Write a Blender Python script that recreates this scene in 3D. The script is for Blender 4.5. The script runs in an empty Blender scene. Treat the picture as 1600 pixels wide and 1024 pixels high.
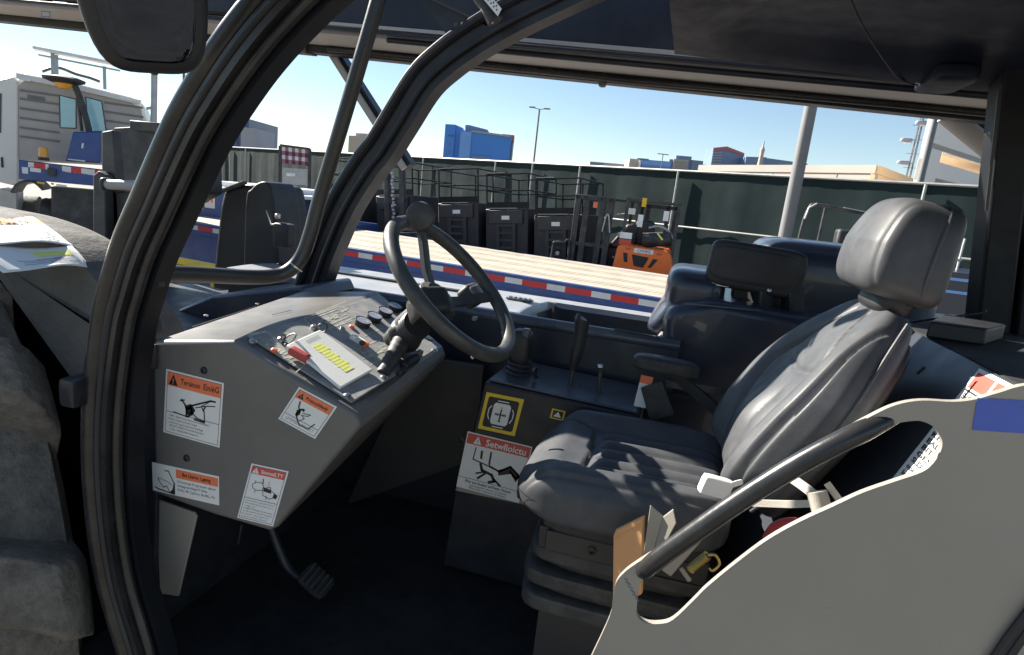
import bpy, bmesh, math, random
import numpy as np
from mathutils import Vector, Matrix
random.seed(7)
SC = bpy.context.scene
COL = SC.collection
rad = math.radians

# ------------------------------------------------------------------ camera
F_PX, PITCH, ROLL, YAW, EYE = 950.0, rad(12.12), rad(6.2), rad(15), 2.1
f = np.array([-math.sin(YAW)*math.cos(PITCH), math.cos(YAW)*math.cos(PITCH), -math.sin(PITCH)])
r0 = np.array([math.cos(YAW), math.sin(YAW), 0.0]); u0 = np.cross(r0, f)
cr = math.cos(ROLL)*r0 + math.sin(ROLL)*u0
cu = math.cos(ROLL)*u0 - math.sin(ROLL)*r0
EYEP = np.array([0.0, 0.0, EYE])
cd = bpy.data.cameras.new('camera'); cam = bpy.data.objects.new('camera', cd); COL.objects.link(cam)
cam.matrix_world = Matrix(((cr[0], cu[0], -f[0], 0), (cr[1], cu[1], -f[1], 0), (cr[2], cu[2], -f[2], EYE), (0, 0, 0, 1)))
cd.sensor_fit = 'HORIZONTAL'; cd.sensor_width = 36.0; cd.lens = 36.0*F_PX/1600.0
cd.clip_start = 0.02; cd.clip_end = 6000
SC.camera = cam

# ------------------------------------------------------------------ sky, sun, exposure
SUN = Vector((-0.77, 0.27, 0.53)).normalized()
w = bpy.data.worlds.new('World'); SC.world = w; w.use_nodes = True
nt = w.node_tree
sky = nt.nodes.new('ShaderNodeTexSky'); sky.sky_type = 'NISHITA'; sky.sun_disc = False
sky.sun_elevation = math.asin(SUN.z); sky.sun_rotation = math.atan2(SUN.x, SUN.y)
sky.air_density = 1.0; sky.dust_density = 0.02; sky.ozone_density = 1.6
nt.nodes['Background'].inputs['Strength'].default_value = 0.05
nt.links.new(sky.outputs[0], nt.nodes['Background'].inputs[0])
sl = bpy.data.lights.new('sun', 'SUN'); sl.energy = 5.0; sl.angle = rad(0.5); sl.color = (1.0, 0.94, 0.85)
so = bpy.data.objects.new('sun', sl); COL.objects.link(so); so.location = (-20, 10, 30)
so.rotation_euler = (-SUN).to_track_quat('-Z', 'Y').to_euler()
SC.view_settings.view_transform = 'Standard'; SC.view_settings.look = 'None'
SC.view_settings.exposure = 1.62; SC.view_settings.gamma = 1.0

# ------------------------------------------------------------------ pixel -> world (lays the survey out from the photograph)
def ray(x, y): return f + cr*(x-800)/F_PX - cu*(y-512)/F_PX
def PY(x, y, Y): d = ray(x, y); return Vector(EYEP + d*(Y/d[1]))
def PX(x, y, X): d = ray(x, y); return Vector(EYEP + d*(X/d[0]))
def PZ(x, y, Z): d = ray(x, y); return Vector(EYEP + d*((Z-EYE)/d[2]))
def PP(x, y, p, n):
    d = Vector(ray(x, y)); o = Vector(EYEP); n = Vector(n)
    return o + d*((Vector(p)-o).dot(n)/d.dot(n))
HF = Vector((-math.sin(YAW), math.cos(YAW), 0)); HR = Vector((math.cos(YAW), math.sin(YAW), 0))
def PD(x, y, dep): return PP(x, y, HF*dep, HF)

# ------------------------------------------------------------------ materials
MATS = {}
def mat(name, col, rough=0.5, metal=0.0, var=0.12, scale=6.0, bump=0.0, bscale=200.0, dust=None, dust_amt=0.0, dscale=4.0, spec=0.5, coat=0.0, rvar=0.12, emit=None, alpha=None, bump2=0.0, b2scale=9.0):
    m = bpy.data.materials.new(name); m.use_nodes = True; n = m.node_tree; b = n.nodes['Principled BSDF']
    L = n.links.new
    tc = n.nodes.new('ShaderNodeTexCoord')
    no = n.nodes.new('ShaderNodeTexNoise'); no.inputs['Scale'].default_value = scale; no.inputs['Detail'].default_value = 6
    L(tc.outputs['Object'], no.inputs['Vector'])
    mp = n.nodes.new('ShaderNodeMapRange'); mp.inputs['From Min'].default_value = 0.3; mp.inputs['From Max'].default_value = 0.7
    mp.inputs['To Min'].default_value = 1-var; mp.inputs['To Max'].default_value = 1+var
    L(no.outputs['Fac'], mp.inputs['Value'])
    mx = n.nodes.new('ShaderNodeMix'); mx.data_type = 'RGBA'; mx.blend_type = 'MULTIPLY'; mx.inputs[0].default_value = 1.0
    mx.inputs[6].default_value = (*col, 1); L(mp.outputs[0], mx.inputs[7])
    out = mx.outputs[2]
    if dust:
        n2 = n.nodes.new('ShaderNodeTexNoise'); n2.inputs['Scale'].default_value = dscale; n2.inputs['Detail'].default_value = 10; n2.inputs['Roughness'].default_value = 0.7
        L(tc.outputs['Object'], n2.inputs['Vector'])
        m2 = n.nodes.new('ShaderNodeMapRange'); m2.inputs['From Min'].default_value = 0.42; m2.inputs['From Max'].default_value = 0.68
        m2.inputs['To Min'].default_value = 0; m2.inputs['To Max'].default_value = dust_amt
        L(n2.outputs['Fac'], m2.inputs['Value'])
        x2 = n.nodes.new('ShaderNodeMix'); x2.data_type = 'RGBA'; L(m2.outputs[0], x2.inputs[0]); L(out, x2.inputs[6]); x2.inputs[7].default_value = (*dust, 1)
        out = x2.outputs[2]
    L(out, b.inputs['Base Color'])
    r2 = n.nodes.new('ShaderNodeMapRange'); r2.inputs['From Min'].default_value = 0.3; r2.inputs['From Max'].default_value = 0.7
    r2.inputs['To Min'].default_value = max(0.02, rough-rvar*rough); r2.inputs['To Max'].default_value = min(1, rough+rvar*rough*1.5)
    n3 = n.nodes.new('ShaderNodeTexNoise'); n3.inputs['Scale'].default_value = scale*3.1; n3.inputs['Detail'].default_value = 8
    L(tc.outputs['Object'], n3.inputs['Vector']); L(n3.outputs['Fac'], r2.inputs['Value']); L(r2.outputs[0], b.inputs['Roughness'])
    b.inputs['Metallic'].default_value = metal; b.inputs['Specular IOR Level'].default_value = spec
    b.inputs['Coat Weight'].default_value = coat
    if bump:
        n4 = n.nodes.new('ShaderNodeTexNoise'); n4.inputs['Scale'].default_value = bscale; n4.inputs['Detail'].default_value = 5
        L(tc.outputs['Object'], n4.inputs['Vector'])
        bp = n.nodes.new('ShaderNodeBump'); bp.inputs['Strength'].default_value = bump; bp.inputs['Distance'].default_value = 0.004
        L(n4.outputs['Fac'], bp.inputs['Height']); last = bp
        if bump2:
            n5 = n.nodes.new('ShaderNodeTexNoise'); n5.inputs['Scale'].default_value = b2scale; n5.inputs['Detail'].default_value = 9; n5.inputs['Roughness'].default_value = 0.65
            L(tc.outputs['Object'], n5.inputs['Vector'])
            b5 = n.nodes.new('ShaderNodeBump'); b5.inputs['Strength'].default_value = bump2; b5.inputs['Distance'].default_value = 0.03
            L(n5.outputs['Fac'], b5.inputs['Height']); L(bp.outputs[0], b5.inputs['Normal']); last = b5
        L(last.outputs[0], b.inputs['Normal'])
    if emit:
        b.inputs['Emission Color'].default_value = (*emit[0], 1); b.inputs['Emission Strength'].default_value = emit[1]
    MATS[name] = m
    return m
DUST = (0.30, 0.28, 0.25)
mat('black_paint', (0.020, 0.021, 0.026), 0.36, spec=.35, var=.2, bump=.05, bscale=150, dust=DUST, dust_amt=.05, dscale=14)
mat('tube_paint', (0.034, 0.034, 0.034), 0.28, metal=.4, var=.15, bump=.06, bscale=120, dust=DUST, dust_amt=.10, dscale=10)
mat('upright_grey', (0.20, 0.20, 0.20), 0.5, var=.1)
mat('pillar_black', (0.010, 0.011, 0.014), 0.45, spec=.25, var=.2)
mat('wall_paint', (0.017, 0.019, 0.026), 0.38, spec=.4, var=.15, dust=DUST, dust_amt=.04)
mat('taupe_dark', (0.034, 0.032, 0.030), 0.5, var=.1)
mat('taupe_paint', (0.055, 0.050, 0.045), 0.5, var=.1)
mat('rail_paint', (0.052, 0.050, 0.046), 0.34, metal=.45, var=.15, bump=.06, bscale=140)
mat('boom_paint', (0.017, 0.020, 0.032), 0.45, var=.15, spec=.35, dust=DUST, dust_amt=.06, dscale=3, bump=.04, bscale=60)
mat('boom_grey', (0.44, 0.41, 0.38), 0.5, var=.1, dust=(.2, .19, .17), dust_amt=.4, dscale=6)
mat('roof_paint', (0.014, 0.018, 0.032), 0.45, spec=.15, var=.2, dust=DUST, dust_amt=.05, dscale=3, bump=.04, bscale=30)
mat('dash_grey', (0.142, 0.134, 0.122), 0.37, var=.06, bump=.10, bscale=700, dust=DUST, dust_amt=.15, dscale=7)
mat('door_grey', (0.325, 0.298, 0.252), 0.36, rvar=.3, var=.06, scale=3, bump=.06, bscale=500, metal=.1)
mat('panel_decal', (0.23, 0.23, 0.22), 0.5, var=.12, scale=20, dust=(.5, .48, .43), dust_amt=.45, dscale=30, bump=.05)
mat('decal_line', (0.50, 0.51, 0.40), 0.55, var=.25, scale=60)
mat('plastic', (0.020, 0.020, 0.022), 0.48, var=.15, bump=.12, bscale=900)
mat('plastic_soft', (0.028, 0.028, 0.028), 0.55, var=.15, bump=.15, bscale=600, dust=DUST, dust_amt=.12, dscale=30)
mat('wheel_rim', (0.040, 0.040, 0.038), 0.42, var=.12, bump=.10, bscale=800, dust=DUST, dust_amt=.12, dscale=25)
mat('rubber_mat', (0.012, 0.012, 0.012), 0.75, var=.3, bump=.3, bscale=80, dust=DUST, dust_amt=.06, dscale=9)
mat('leather', (0.060, 0.063, 0.068), 0.47, var=.10, scale=9, bump=.10, bscale=420, dust=DUST, dust_amt=.08, dscale=18, spec=.36)
mat('seat_thread', (0.02, 0.02, 0.02), 0.7)
mat('tyre_black', (0.06, 0.058, 0.055), 0.8, var=.2, dust=(.16, .15, .14), dust_amt=.5, dscale=6)
mat('tyre', (0.165, 0.143, 0.118), 0.9, var=.15, scale=30, bump=.9, bscale=90, bump2=.6, b2scale=16, dust=(.30, .262, .215), dust_amt=.75, dscale=26, spec=.25)
mat('fender_rubber', (0.115, 0.109, 0.10), 0.85, spec=.2, bump2=.35, b2scale=7, var=.12, bump=.35, bscale=70, dust=(.24, .23, .21), dust_amt=.45, dscale=7)
mat('hood_paint', (0.050, 0.056, 0.072), 0.30, var=.08, bump=.05, bscale=400, dust=DUST, dust_amt=.2, dscale=6, coat=.2)
mat('hood_dusty', (0.27, 0.275, 0.285), 0.34, var=.12, bump=.05, bscale=400, dust=(.42, .40, .36), dust_amt=.5, dscale=4)
mat('cover_paint', (0.024, 0.031, 0.050), 0.33, var=.08, bump=.04, bscale=500, coat=.3)
mat('bulkhead', (0.055, 0.062, 0.075), 0.33, var=.08, metal=.35)
mat('seat_plate', (0.22, 0.21, 0.19), 0.45, var=.08)
mat('sticker_white', (0.80, 0.79, 0.74), 0.45, var=.03, scale=30)
mat('sticker_orange', (0.85, 0.20, 0.08), 0.45, var=.04)
mat('sticker_red', (0.62, 0.09, 0.06), 0.45, var=.04)
mat('sticker_yellow', (0.82, 0.58, 0.03), 0.45, var=.04)
mat('ink', (0.018, 0.017, 0.017), 0.5)
mat('ink_grey', (0.16, 0.16, 0.16), 0.6)
mat('paper', (0.82, 0.82, 0.79), 0.6, var=.02)
mat('highlighter', (0.86, 0.86, 0.20), 0.6, var=.06, scale=90)
mat('card_plastic', (0.80, 0.79, 0.72), 0.35, var=.03, bump=.05)
mat('fob_red', (0.42, 0.07, 0.06), 0.42, var=.1)
mat('steel', (0.55, 0.54, 0.52), 0.28, metal=1.0, var=.1)
mat('dark_steel', (0.10, 0.10, 0.10), 0.4, metal=.8, var=.1)
mat('brass', (0.55, 0.42, 0.15), 0.3, metal=1.0, var=.1)
mat('gauge_face', (0.24, 0.26, 0.31), 0.22, var=.1, scale=40)
mat('mirror_glass', (0.05, 0.06, 0.075), 0.03, metal=1.0, var=.02, rvar=0)
mat('folder_orange', (0.78, 0.40, 0.17), 0.6, var=.05)
mat('strap', (0.50, 0.46, 0.39), 0.55, var=.08, bump=.2, bscale=500)
mat('blue_tape', (0.085, 0.135, 0.50), 0.55, var=.08, bump=.1, bscale=300)
mat('red_cloth', (0.30, 0.03, 0.03), 0.7)
# yard
mat('asphalt', (0.15, 0.135, 0.115), 0.85, var=.2, scale=1.5, bump=.4, bscale=40, dust=(.22, .20, .175), dust_amt=.4, dscale=.7)
mat('wood_deck', (0.37, 0.32, 0.245), 0.75, var=.16, scale=3, bump=.3, bscale=30, dust=(.42, .38, .32), dust_amt=.5, dscale=2)
mat('trailer_blue', (0.030, 0.075, 0.26), 0.38, var=.1, dust=(.15, .17, .22), dust_amt=.35, dscale=2)
mat('trailer_white', (0.72, 0.73, 0.74), 0.4, var=.06)
mat('tape_red', (0.60, 0.035, 0.04), 0.4, var=.08)
mat('tape_white', (0.70, 0.70, 0.69), 0.4, var=.05)
mat('yellow_paint', (0.75, 0.50, 0.03), 0.45)
mat('cab_white', (0.76, 0.74, 0.70), 0.35, var=.04, dust=(.5, .46, .40), dust_amt=.25, dscale=1.5)
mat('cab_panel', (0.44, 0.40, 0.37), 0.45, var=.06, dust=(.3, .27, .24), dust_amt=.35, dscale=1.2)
mat('cab_groove', (0.20, 0.18, 0.165), 0.6, var=.1)
mat('dark_metal', (0.025, 0.026, 0.030), 0.5, var=.2, dust=DUST, dust_amt=.2, dscale=5)
mat('grey_metal', (0.40, 0.41, 0.42), 0.42, metal=.4, var=.1)
mat('pole_grey', (0.17, 0.17, 0.175), 0.6, var=.08, scale=2)
mat('lift_dark', (0.020, 0.020, 0.024), 0.5, var=.2, scale=2, dust=(.14, .10, .10), dust_amt=.25, dscale=1.5)
mat('lift_plate', (0.038, 0.036, 0.038), 0.5, var=.15)
mat('orange_paint', (0.90, 0.185, 0.025), 0.35, var=.06, coat=.2)
mat('amber', (0.85, 0.40, 0.05), 0.2)
mat('fence_screen', (0.019, 0.032, 0.032), 0.9, spec=.2, var=.15, scale=.6, bump=.4, bscale=8)
mat('fence_pipe', (0.42, 0.42, 0.40), 0.45, metal=.5, var=.08)
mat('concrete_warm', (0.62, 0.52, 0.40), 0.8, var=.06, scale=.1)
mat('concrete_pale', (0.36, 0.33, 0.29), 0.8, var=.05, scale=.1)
mat('concrete_sunlit', (0.80, 0.76, 0.70), 0.8, var=.05, scale=.1)  # lighter copy of the pale concrete, sunlight put into the parking walls' colour
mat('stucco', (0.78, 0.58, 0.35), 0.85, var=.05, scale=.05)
mat('glass_dark', (0.02, 0.03, 0.05), 0.1, var=.1)
mat('bar_white', (0.8, 0.8, 0.78), 0.4)

mat('cab_glass_pane', (.35, .62, .68), .08, var=.05)
mat('far_blue', (0.05, 0.22, 0.62), 0.35, var=.10, scale=.03)
mat('far_blue_light', (0.16, 0.34, 0.70), 0.35, var=.08, scale=.03)
mat('far_navy', (0.06, 0.10, 0.20), 0.3, var=.15, scale=.05)
mat('far_slate', (0.16, 0.22, 0.34), 0.4, var=.12, scale=.05)
mat('far_grey', (0.36, 0.36, 0.38), 0.7, var=.08, scale=.05)
mat('far_red', (0.50, 0.14, 0.13), 0.6, var=.08, scale=.05)
mat('far_tan', (0.48, 0.40, 0.32), 0.8, var=.08, scale=.05)
mat('plaid_dark', (0.12, 0.035, 0.055), 0.8)
mat('plaid_white', (0.70, 0.68, 0.68), 0.8)
mat('plaid_mid', (0.32, 0.16, 0.20), 0.8)

def window_glass(name, tint):
    m = bpy.data.materials.new(name); m.use_nodes = True; b = m.node_tree.nodes['Principled BSDF']
    b.inputs['Base Color'].default_value = (*tint, 1); b.inputs['Roughness'].default_value = 0.03
    b.inputs['Transmission Weight'].default_value = 1.0; b.inputs['IOR'].default_value = 1.02
    no = m.node_tree.nodes.new('ShaderNodeTexNoise'); no.inputs['Scale'].default_value = 3
    mr = m.node_tree.nodes.new('ShaderNodeMapRange'); mr.inputs['To Min'].default_value = .01; mr.inputs['To Max'].default_value = .06
    m.node_tree.links.new(no.outputs['Fac'], mr.inputs['Value']); m.node_tree.links.new(mr.outputs[0], b.inputs['Roughness'])
    MATS[name] = m
window_glass('cab_glass', (0.75, 0.93, 0.95))

# ------------------------------------------------------------------ mesh builder
ROOTLOC = {}
def sm(x, a, b):
    t = max(0.0, min(1.0, (x-a)/(b-a))) if a != b else float(x > a)
    return t*t*(3-2*t)
def crom(pts, n=8, closed=False):
    P = [Vector(p) for p in pts]; out = []; N = len(P)
    for i in range(N if closed else N-1):
        if closed: a, b, c, d = P[(i-1) % N], P[i], P[(i+1) % N], P[(i+2) % N]
        else: a, b, c, d = P[max(i-1, 0)], P[i], P[i+1], P[min(i+2, N-1)]
        for k in range(n):
            t = k/n
            out.append(0.5*((2*b)+(c-a)*t+(2*a-5*b+4*c-d)*t*t+(3*b-a-3*c+d)*t**3))
    if not closed: out.append(P[-1].copy())
    return out
class MB:
    def __init__(s, *mats, F=None):
        s.v = []; s.fc = []; s.mi = []; s.mats = list(mats) or ['plastic']; s.F = F
    def idx(s, m):
        if m is None: return 0
        if m not in s.mats: s.mats.append(m)
        return s.mats.index(m)
    def add(s, vs, fs, m=None):
        o = len(s.v); k = s.idx(m)
        for p in vs:
            p = Vector(p)
            s.v.append(s.F @ p if s.F is not None else p)
        for q in fs: s.fc.append(tuple(o+i for i in q)); s.mi.append(k)
        return s
    def boxmm(s, a, b, m=None, R=None):
        x0, y0, z0 = a; x1, y1, z1 = b
        vs = [Vector(p) for p in ((x0, y0, z0), (x1, y0, z0), (x1, y1, z0), (x0, y1, z0), (x0, y0, z1), (x1, y0, z1), (x1, y1, z1), (x0, y1, z1))]
        if R is not None: vs = [R @ p for p in vs]
        return s.add(vs, [(0, 3, 2, 1), (4, 5, 6, 7), (0, 1, 5, 4), (1, 2, 6, 5), (2, 3, 7, 6), (3, 0, 4, 7)], m)
    def box(s, c, sz, m=None, R=None):
        h = Vector(sz)/2
        M = Matrix.Translation(Vector(c)) @ (R.to_4x4() if R is not None else Matrix.Identity(4))
        return s.boxmm(-h, h, m, M)
    def bar(s, a, b, wd, ht, m=None, up=(0, 0, 1)):
        a = Vector(a); b = Vector(b); d = (b-a).normalized(); y = Vector(up).cross(d)
        if y.length < 1e-4: y = Vector((0, 1, 0)).cross(d)
        y.normalize(); z = d.cross(y); L = (b-a).length
        M = Matrix((d, y, z)).transposed().to_4x4(); M.translation = a
        return s.boxmm((0, -wd/2, -ht/2), (L, wd/2, ht/2), m, M)
    def loft(s, A, B, m=None, caps=True):
        n = len(A); vs = list(A)+list(B)
        fs = [(i, (i+1) % n, n+(i+1) % n, n+i) for i in range(n)]
        if caps: fs += [tuple(range(n))[::-1], tuple(range(n, 2*n))]
        return s.add(vs, fs, m)
    def prism(s, poly, ext, m=None):
        e = Vector(ext); return s.loft([Vector(p) for p in poly], [Vector(p)+e for p in poly], m)
    def sweep(s, path, prof, m=None, closed=False, up=None, caps=True, scale=None):
        P = [Vector(p) for p in path]; N = len(P); T = []
        for i in range(N):
            if closed: t = P[(i+1) % N]-P[i-1]
            else: t = P[min(i+1, N-1)]-P[max(i-1, 0)]
            T.append(t.normalized())
        if up is None:
            a = Vector((0, 0, 1)) if abs(T[0].z) < .9 else Vector((0, 1, 0))
        else: a = Vector(up)
        u = (a-T[0]*a.dot(T[0])).normalized(); vs = []; k = len(prof)
        for i in range(N):
            if up is not None: u = (Vector(up)-T[i]*Vector(up).dot(T[i])).normalized()
            else:
                u = (u-T[i]*u.dot(T[i])).normalized()
            w_ = T[i].cross(u); sc = scale[i] if scale else 1.0
            for (p, q) in prof: vs.append(P[i]+u*p*sc+w_*q*sc)
        fs = []
        for i in range(N if closed else N-1):
            j = (i+1) % N
            for q in range(k): fs.append((i*k+q, i*k+(q+1) % k, j*k+(q+1) % k, j*k+q))
        if caps and not closed: fs += [tuple(range(k))[::-1], tuple(range((N-1)*k, N*k))]
        return s.add(vs, fs, m)
    def tube(s, path, r, m=None, seg=14, closed=False, scale=None):
        prof = [(r*math.cos(2*math.pi*i/seg), r*math.sin(2*math.pi*i/seg)) for i in range(seg)]
        return s.sweep(path, prof, m, closed, None, True, scale)
    def cyl(s, a, b, r, m=None, seg=16): return s.tube([a, b], r, m, seg)
    def lathe(s, o, ax, prof, m=None, seg=28):
        o = Vector(o); ax = Vector(ax).normalized(); a = Vector((0, 0, 1)) if abs(ax.z) < .9 else Vector((1, 0, 0))
        e1 = (a-ax*a.dot(ax)).normalized(); e2 = ax.cross(e1); vs = []; k = seg
        for (rr_, h) in prof:
            for i in range(seg):
                t = 2*math.pi*i/seg; vs.append(o+ax*h+(e1*math.cos(t)+e2*math.sin(t))*max(rr_, 1e-4))
        fs = [(i*k+q, i*k+(q+1) % k, (i+1)*k+(q+1) % k, (i+1)*k+q) for i in range(len(prof)-1) for q in range(k)]
        fs += [tuple(range(k))[::-1], tuple(range((len(prof)-1)*k, len(prof)*k))]
        return s.add(vs, fs, m)
    def rbox(s, M, half, p=6, n=12, m=None, deform=None):
        """rounded box (superquadric); M places it, deform bends local points (scaled)"""
        hx, hy, hz = half; vs = []; fs = []; ids = {}
        def vid(a):
            key = tuple(round(c*n) for c in a)
            if key in ids: return ids[key]
            nn = (abs(a[0])**p+abs(a[1])**p+abs(a[2])**p)**(1/p)
            q = Vector((a[0]/nn*hx, a[1]/nn*hy, a[2]/nn*hz))
            if deform: q = Vector(deform(q.x, q.y, q.z))
            ids[key] = len(vs); vs.append(M @ q); return ids[key]
        for ax in range(3):
            for sg in (-1, 1):
                for i in range(n):
                    for j in range(n):
                        q = []
                        for (di, dj) in ((0, 0), (1, 0), (1, 1), (0, 1)):
                            a = [0, 0, 0]; a[ax] = sg; a[(ax+1) % 3] = -1+2*(i+di)/n; a[(ax+2) % 3] = -1+2*(j+dj)/n
                            q.append(vid(a))
                        fs.append(tuple(q) if sg > 0 else tuple(q[::-1]))
        return s.add(vs, fs, m)
    def text(s, txt, o, U, V, n, h, m=None, width=None, bold=0.0):
        """flat lettering: baseline starts at o, U along the line, V up, n outward; h letter height"""
        cu_ = bpy.data.curves.new('lettering', 'FONT'); cu_.body = txt; cu_.size = 1.0; cu_.resolution_u = 2; cu_.offset = bold
        ob = bpy.data.objects.new('lettering', cu_); COL.objects.link(ob)
        dg = bpy.context.evaluated_depsgraph_get(); me = ob.evaluated_get(dg).to_mesh()
        pts = [v.co.copy() for v in me.vertices]; fs = [tuple(p.vertices) for p in me.polygons]
        ob.evaluated_get(dg).to_mesh_clear(); bpy.data.objects.remove(ob); bpy.data.curves.remove(cu_)
        if not pts: return s
        mxx = max(p.x for p in pts); k = h/0.72; kx = (width/mxx) if width else k
        return s.add([Vector(o)+Vector(U)*p.x*kx+Vector(V)*p.y*k for p in pts], fs, m)
    def build(s, name, parent=None, bevel=0.0, bseg=2, smooth=35, label=None):
        me = bpy.data.meshes.new(name)
        off = Vector((0, 0, 0))
        if parent is not None: off = ROOTLOC.get(parent.name, off)
        me.from_pydata([p-off for p in s.v], [], s.fc); me.validate()
        for mn in s.mats: me.materials.append(MATS[mn])
        if len(me.polygons) == len(s.mi): me.polygons.foreach_set('material_index', s.mi)
        bm = bmesh.new(); bm.from_mesh(me); bmesh.ops.recalc_face_normals(bm, faces=bm.faces); bm.to_mesh(me); bm.free()
        if smooth:
            me.polygons.foreach_set('use_smooth', [True]*len(me.polygons)); me.set_sharp_from_angle(angle=rad(smooth))
        o = bpy.data.objects.new(name, me); COL.objects.link(o)
        if parent is not None: o.parent = parent
        ROOTLOC[o.name] = off
        if bevel:
            b = o.modifiers.new('bevel', 'BEVEL'); b.width = bevel; b.segments = bseg; b.limit_method = 'ANGLE'; b.angle_limit = rad(40); b.harden_normals = False
        if label: o['label'] = label
        return o
def tag(o, label, cat, group=None, kind=None):
    if label: o['label'] = label
    if cat: o['category'] = cat
    if group: o['group'] = group
    if kind: o['kind'] = kind
    return o
def thing(name, label, cat, loc, group=None):
    o = bpy.data.objects.new(name, None); COL.objects.link(o); o.location = loc; o.empty_display_size = .1
    ROOTLOC[o.name] = Vector(loc)
    return tag(o, label, cat, group)
def struct(o): o['kind'] = 'structure'; return o
def copy_tree(o, loc=None, label=None):
    c = o.copy(); COL.objects.link(c)
    if loc is not None: c.location = loc
    if label: c['label'] = label
    for ch in o.children:
        d = ch.copy(); COL.objects.link(d); d.parent = c
        for g in ch.children:
            e = g.copy(); COL.objects.link(e); e.parent = d
    return c
def frame(origin, x, z=(0, 0, 1)):
    x = Vector(x).normalized(); z = Vector(z); y = z.cross(x).normalized(); z = x.cross(y)
    M = Matrix((x, y, z)).transposed().to_4x4(); M.translation = Vector(origin); return M

class Decal:
    """a thin sticker: white base slab and flat printed layers above it, in (u,v) of its own width/height"""
    def __init__(s, TL, TR, BL, base='sticker_white', th=0.0007):
        s.o = Vector(TL); s.U = Vector(TR)-s.o; s.V = Vector(BL)-s.o
        n = s.U.cross(s.V).normalized()
        if n.dot(Vector(EYEP)-s.o) < 0: n = -n
        s.n = n; s.w = s.U.length; s.h = s.V.length; s.mb = MB(base)
        s.mb.prism([s.P(0, 0, .0002/1), s.P(1, 0, .0002), s.P(1, 1, .0002), s.P(0, 1, .0002)], n*th); s.z = th+.0002
    def P(s, u, v, z=None): return s.o+s.U*u+s.V*v+s.n*(s.z if z is None else z)
    def lay(s, k): return s.z+0.00035*k
    def rect(s, u0, v0, u1, v1, m, k=1):
        z = s.lay(k); s.mb.add([s.P(u0, v0, z), s.P(u1, v0, z), s.P(u1, v1, z), s.P(u0, v1, z)], [(0, 1, 2, 3)], m); return s
    def poly(s, pts, m, k=1):
        z = s.lay(k); s.mb.add([s.P(u, v, z) for u, v in pts], [tuple(range(len(pts)))], m); return s
    def stroke(s, pts, t, m='ink', k=2):
        z = s.lay(k); q = [s.P(u, v, z) for u, v in pts]
        for a, b in zip(q, q[1:]):
            d = (b-a).normalized(); y = s.n.cross(d)*t*.5; e = d*t*.3
            s.mb.add([a-e-y, b+e-y, b+e+y, a-e+y], [(0, 1, 2, 3)], m)
        return s
    def box(s, u0, v0, u1, v1, t, m='ink', k=1):
        return s.stroke([(u0, v0), (u1, v0), (u1, v1), (u0, v1), (u0, v0)], t, m, k)
    def text(s, txt, u, v, hv, m='ink', wu=None, k=2, bold=0.0):
        s.mb.text(txt, s.P(u, v, s.lay(k)), s.U.normalized(), -s.V.normalized(), s.n, hv*s.h, m, wu*s.w if wu else None, bold); return s
    def tri(s, u, v, du, dv, m1='ink', m2='sticker_orange'):
        s.poly([(u, v), (u+du/2, v-dv), (u+du, v)], m1, 2)
        s.rect(u+du*.45, v-dv*.62, u+du*.55, v-dv*.28, m2, 3); s.rect(u+du*.45, v-dv*.2, u+du*.55, v-dv*.1, m2, 3); return s
    def build(s, parent, name='warning_sticker', label=None): return s.mb.build(name, parent, smooth=0, label=label)

# ================================================================== GROUND
g = MB('asphalt'); g.add([(-3000, -3000, 0), (3000, -3000, 0), (3000, 3000, 0), (-3000, 3000, 0)], [(0, 1, 2, 3)])
struct(g.build('ground', smooth=0))

# ================================================================== TELEHANDLER
TH = thing('telehandler', 'dark grey telehandler with open cab, seen through its doorway from the step', 'telehandler', (0, 0, 0))
YD = 0.93      # plane of the doorway
YS = 1.04      # near side of the dashboard
YF = 1.86      # far side frame
YB = 2.2       # near face of the boom

# ---- curved frame tubes of the cab
px = [(222, 1090), (214, 1030), (177, 900), (160, 768), (159, 640), (173, 512), (188, 448), (208, 384), (236, 320), (264, 256), (294, 192), (332, 128), (376, 64), (430, 0), (500, -70), (585, -140)]
path = crom([PY(x, y, YD) for x, y in px], 6)
def inplane(path, off, dy=0.0):
    out = []
    for i, p in enumerate(path):
        t = (path[min(i+1, len(path)-1)]-path[max(i-1, 0)]).normalized(); nrm = Vector((t.z, 0, -t.x))   # to the right of travel (towards the rear)
        out.append(p+nrm*off+Vector((0, dy, 0)))
    return out
fr = MB('tube_paint')
fr.tube(inplane(path, -.022), .0215, seg=18)
fr.sweep(inplane(path, .016, .012), [(-.030, -.016), (.030, -.016), (.030, .016), (-.030, .016)], up=(0, 1, 0))
fr.tube(inplane(path, .040, .004), .0105, seg=12)
o_frame = fr.build('door_frame', TH)
fr = MB('plastic'); fr.tube(inplane(path, .012, -.018), .0065, seg=10); fr.build('door_seal', o_frame)
fr = MB('pillar_black'); fr.sweep(inplane(path, .046, .035), [(-.020, -.012), (.020, -.012), (.020, .012), (-.020, .012)], up=(0, 1, 0))
fr.build('seal_flange', o_frame)
# latch block on the outside of the frame
lb = MB('black_paint'); c = PY(124, 610, YD-.02); lb.rbox(Matrix.Translation(c), (.020, .03, .030), 9, 6); lb.build('latch_block', o_frame)

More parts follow.
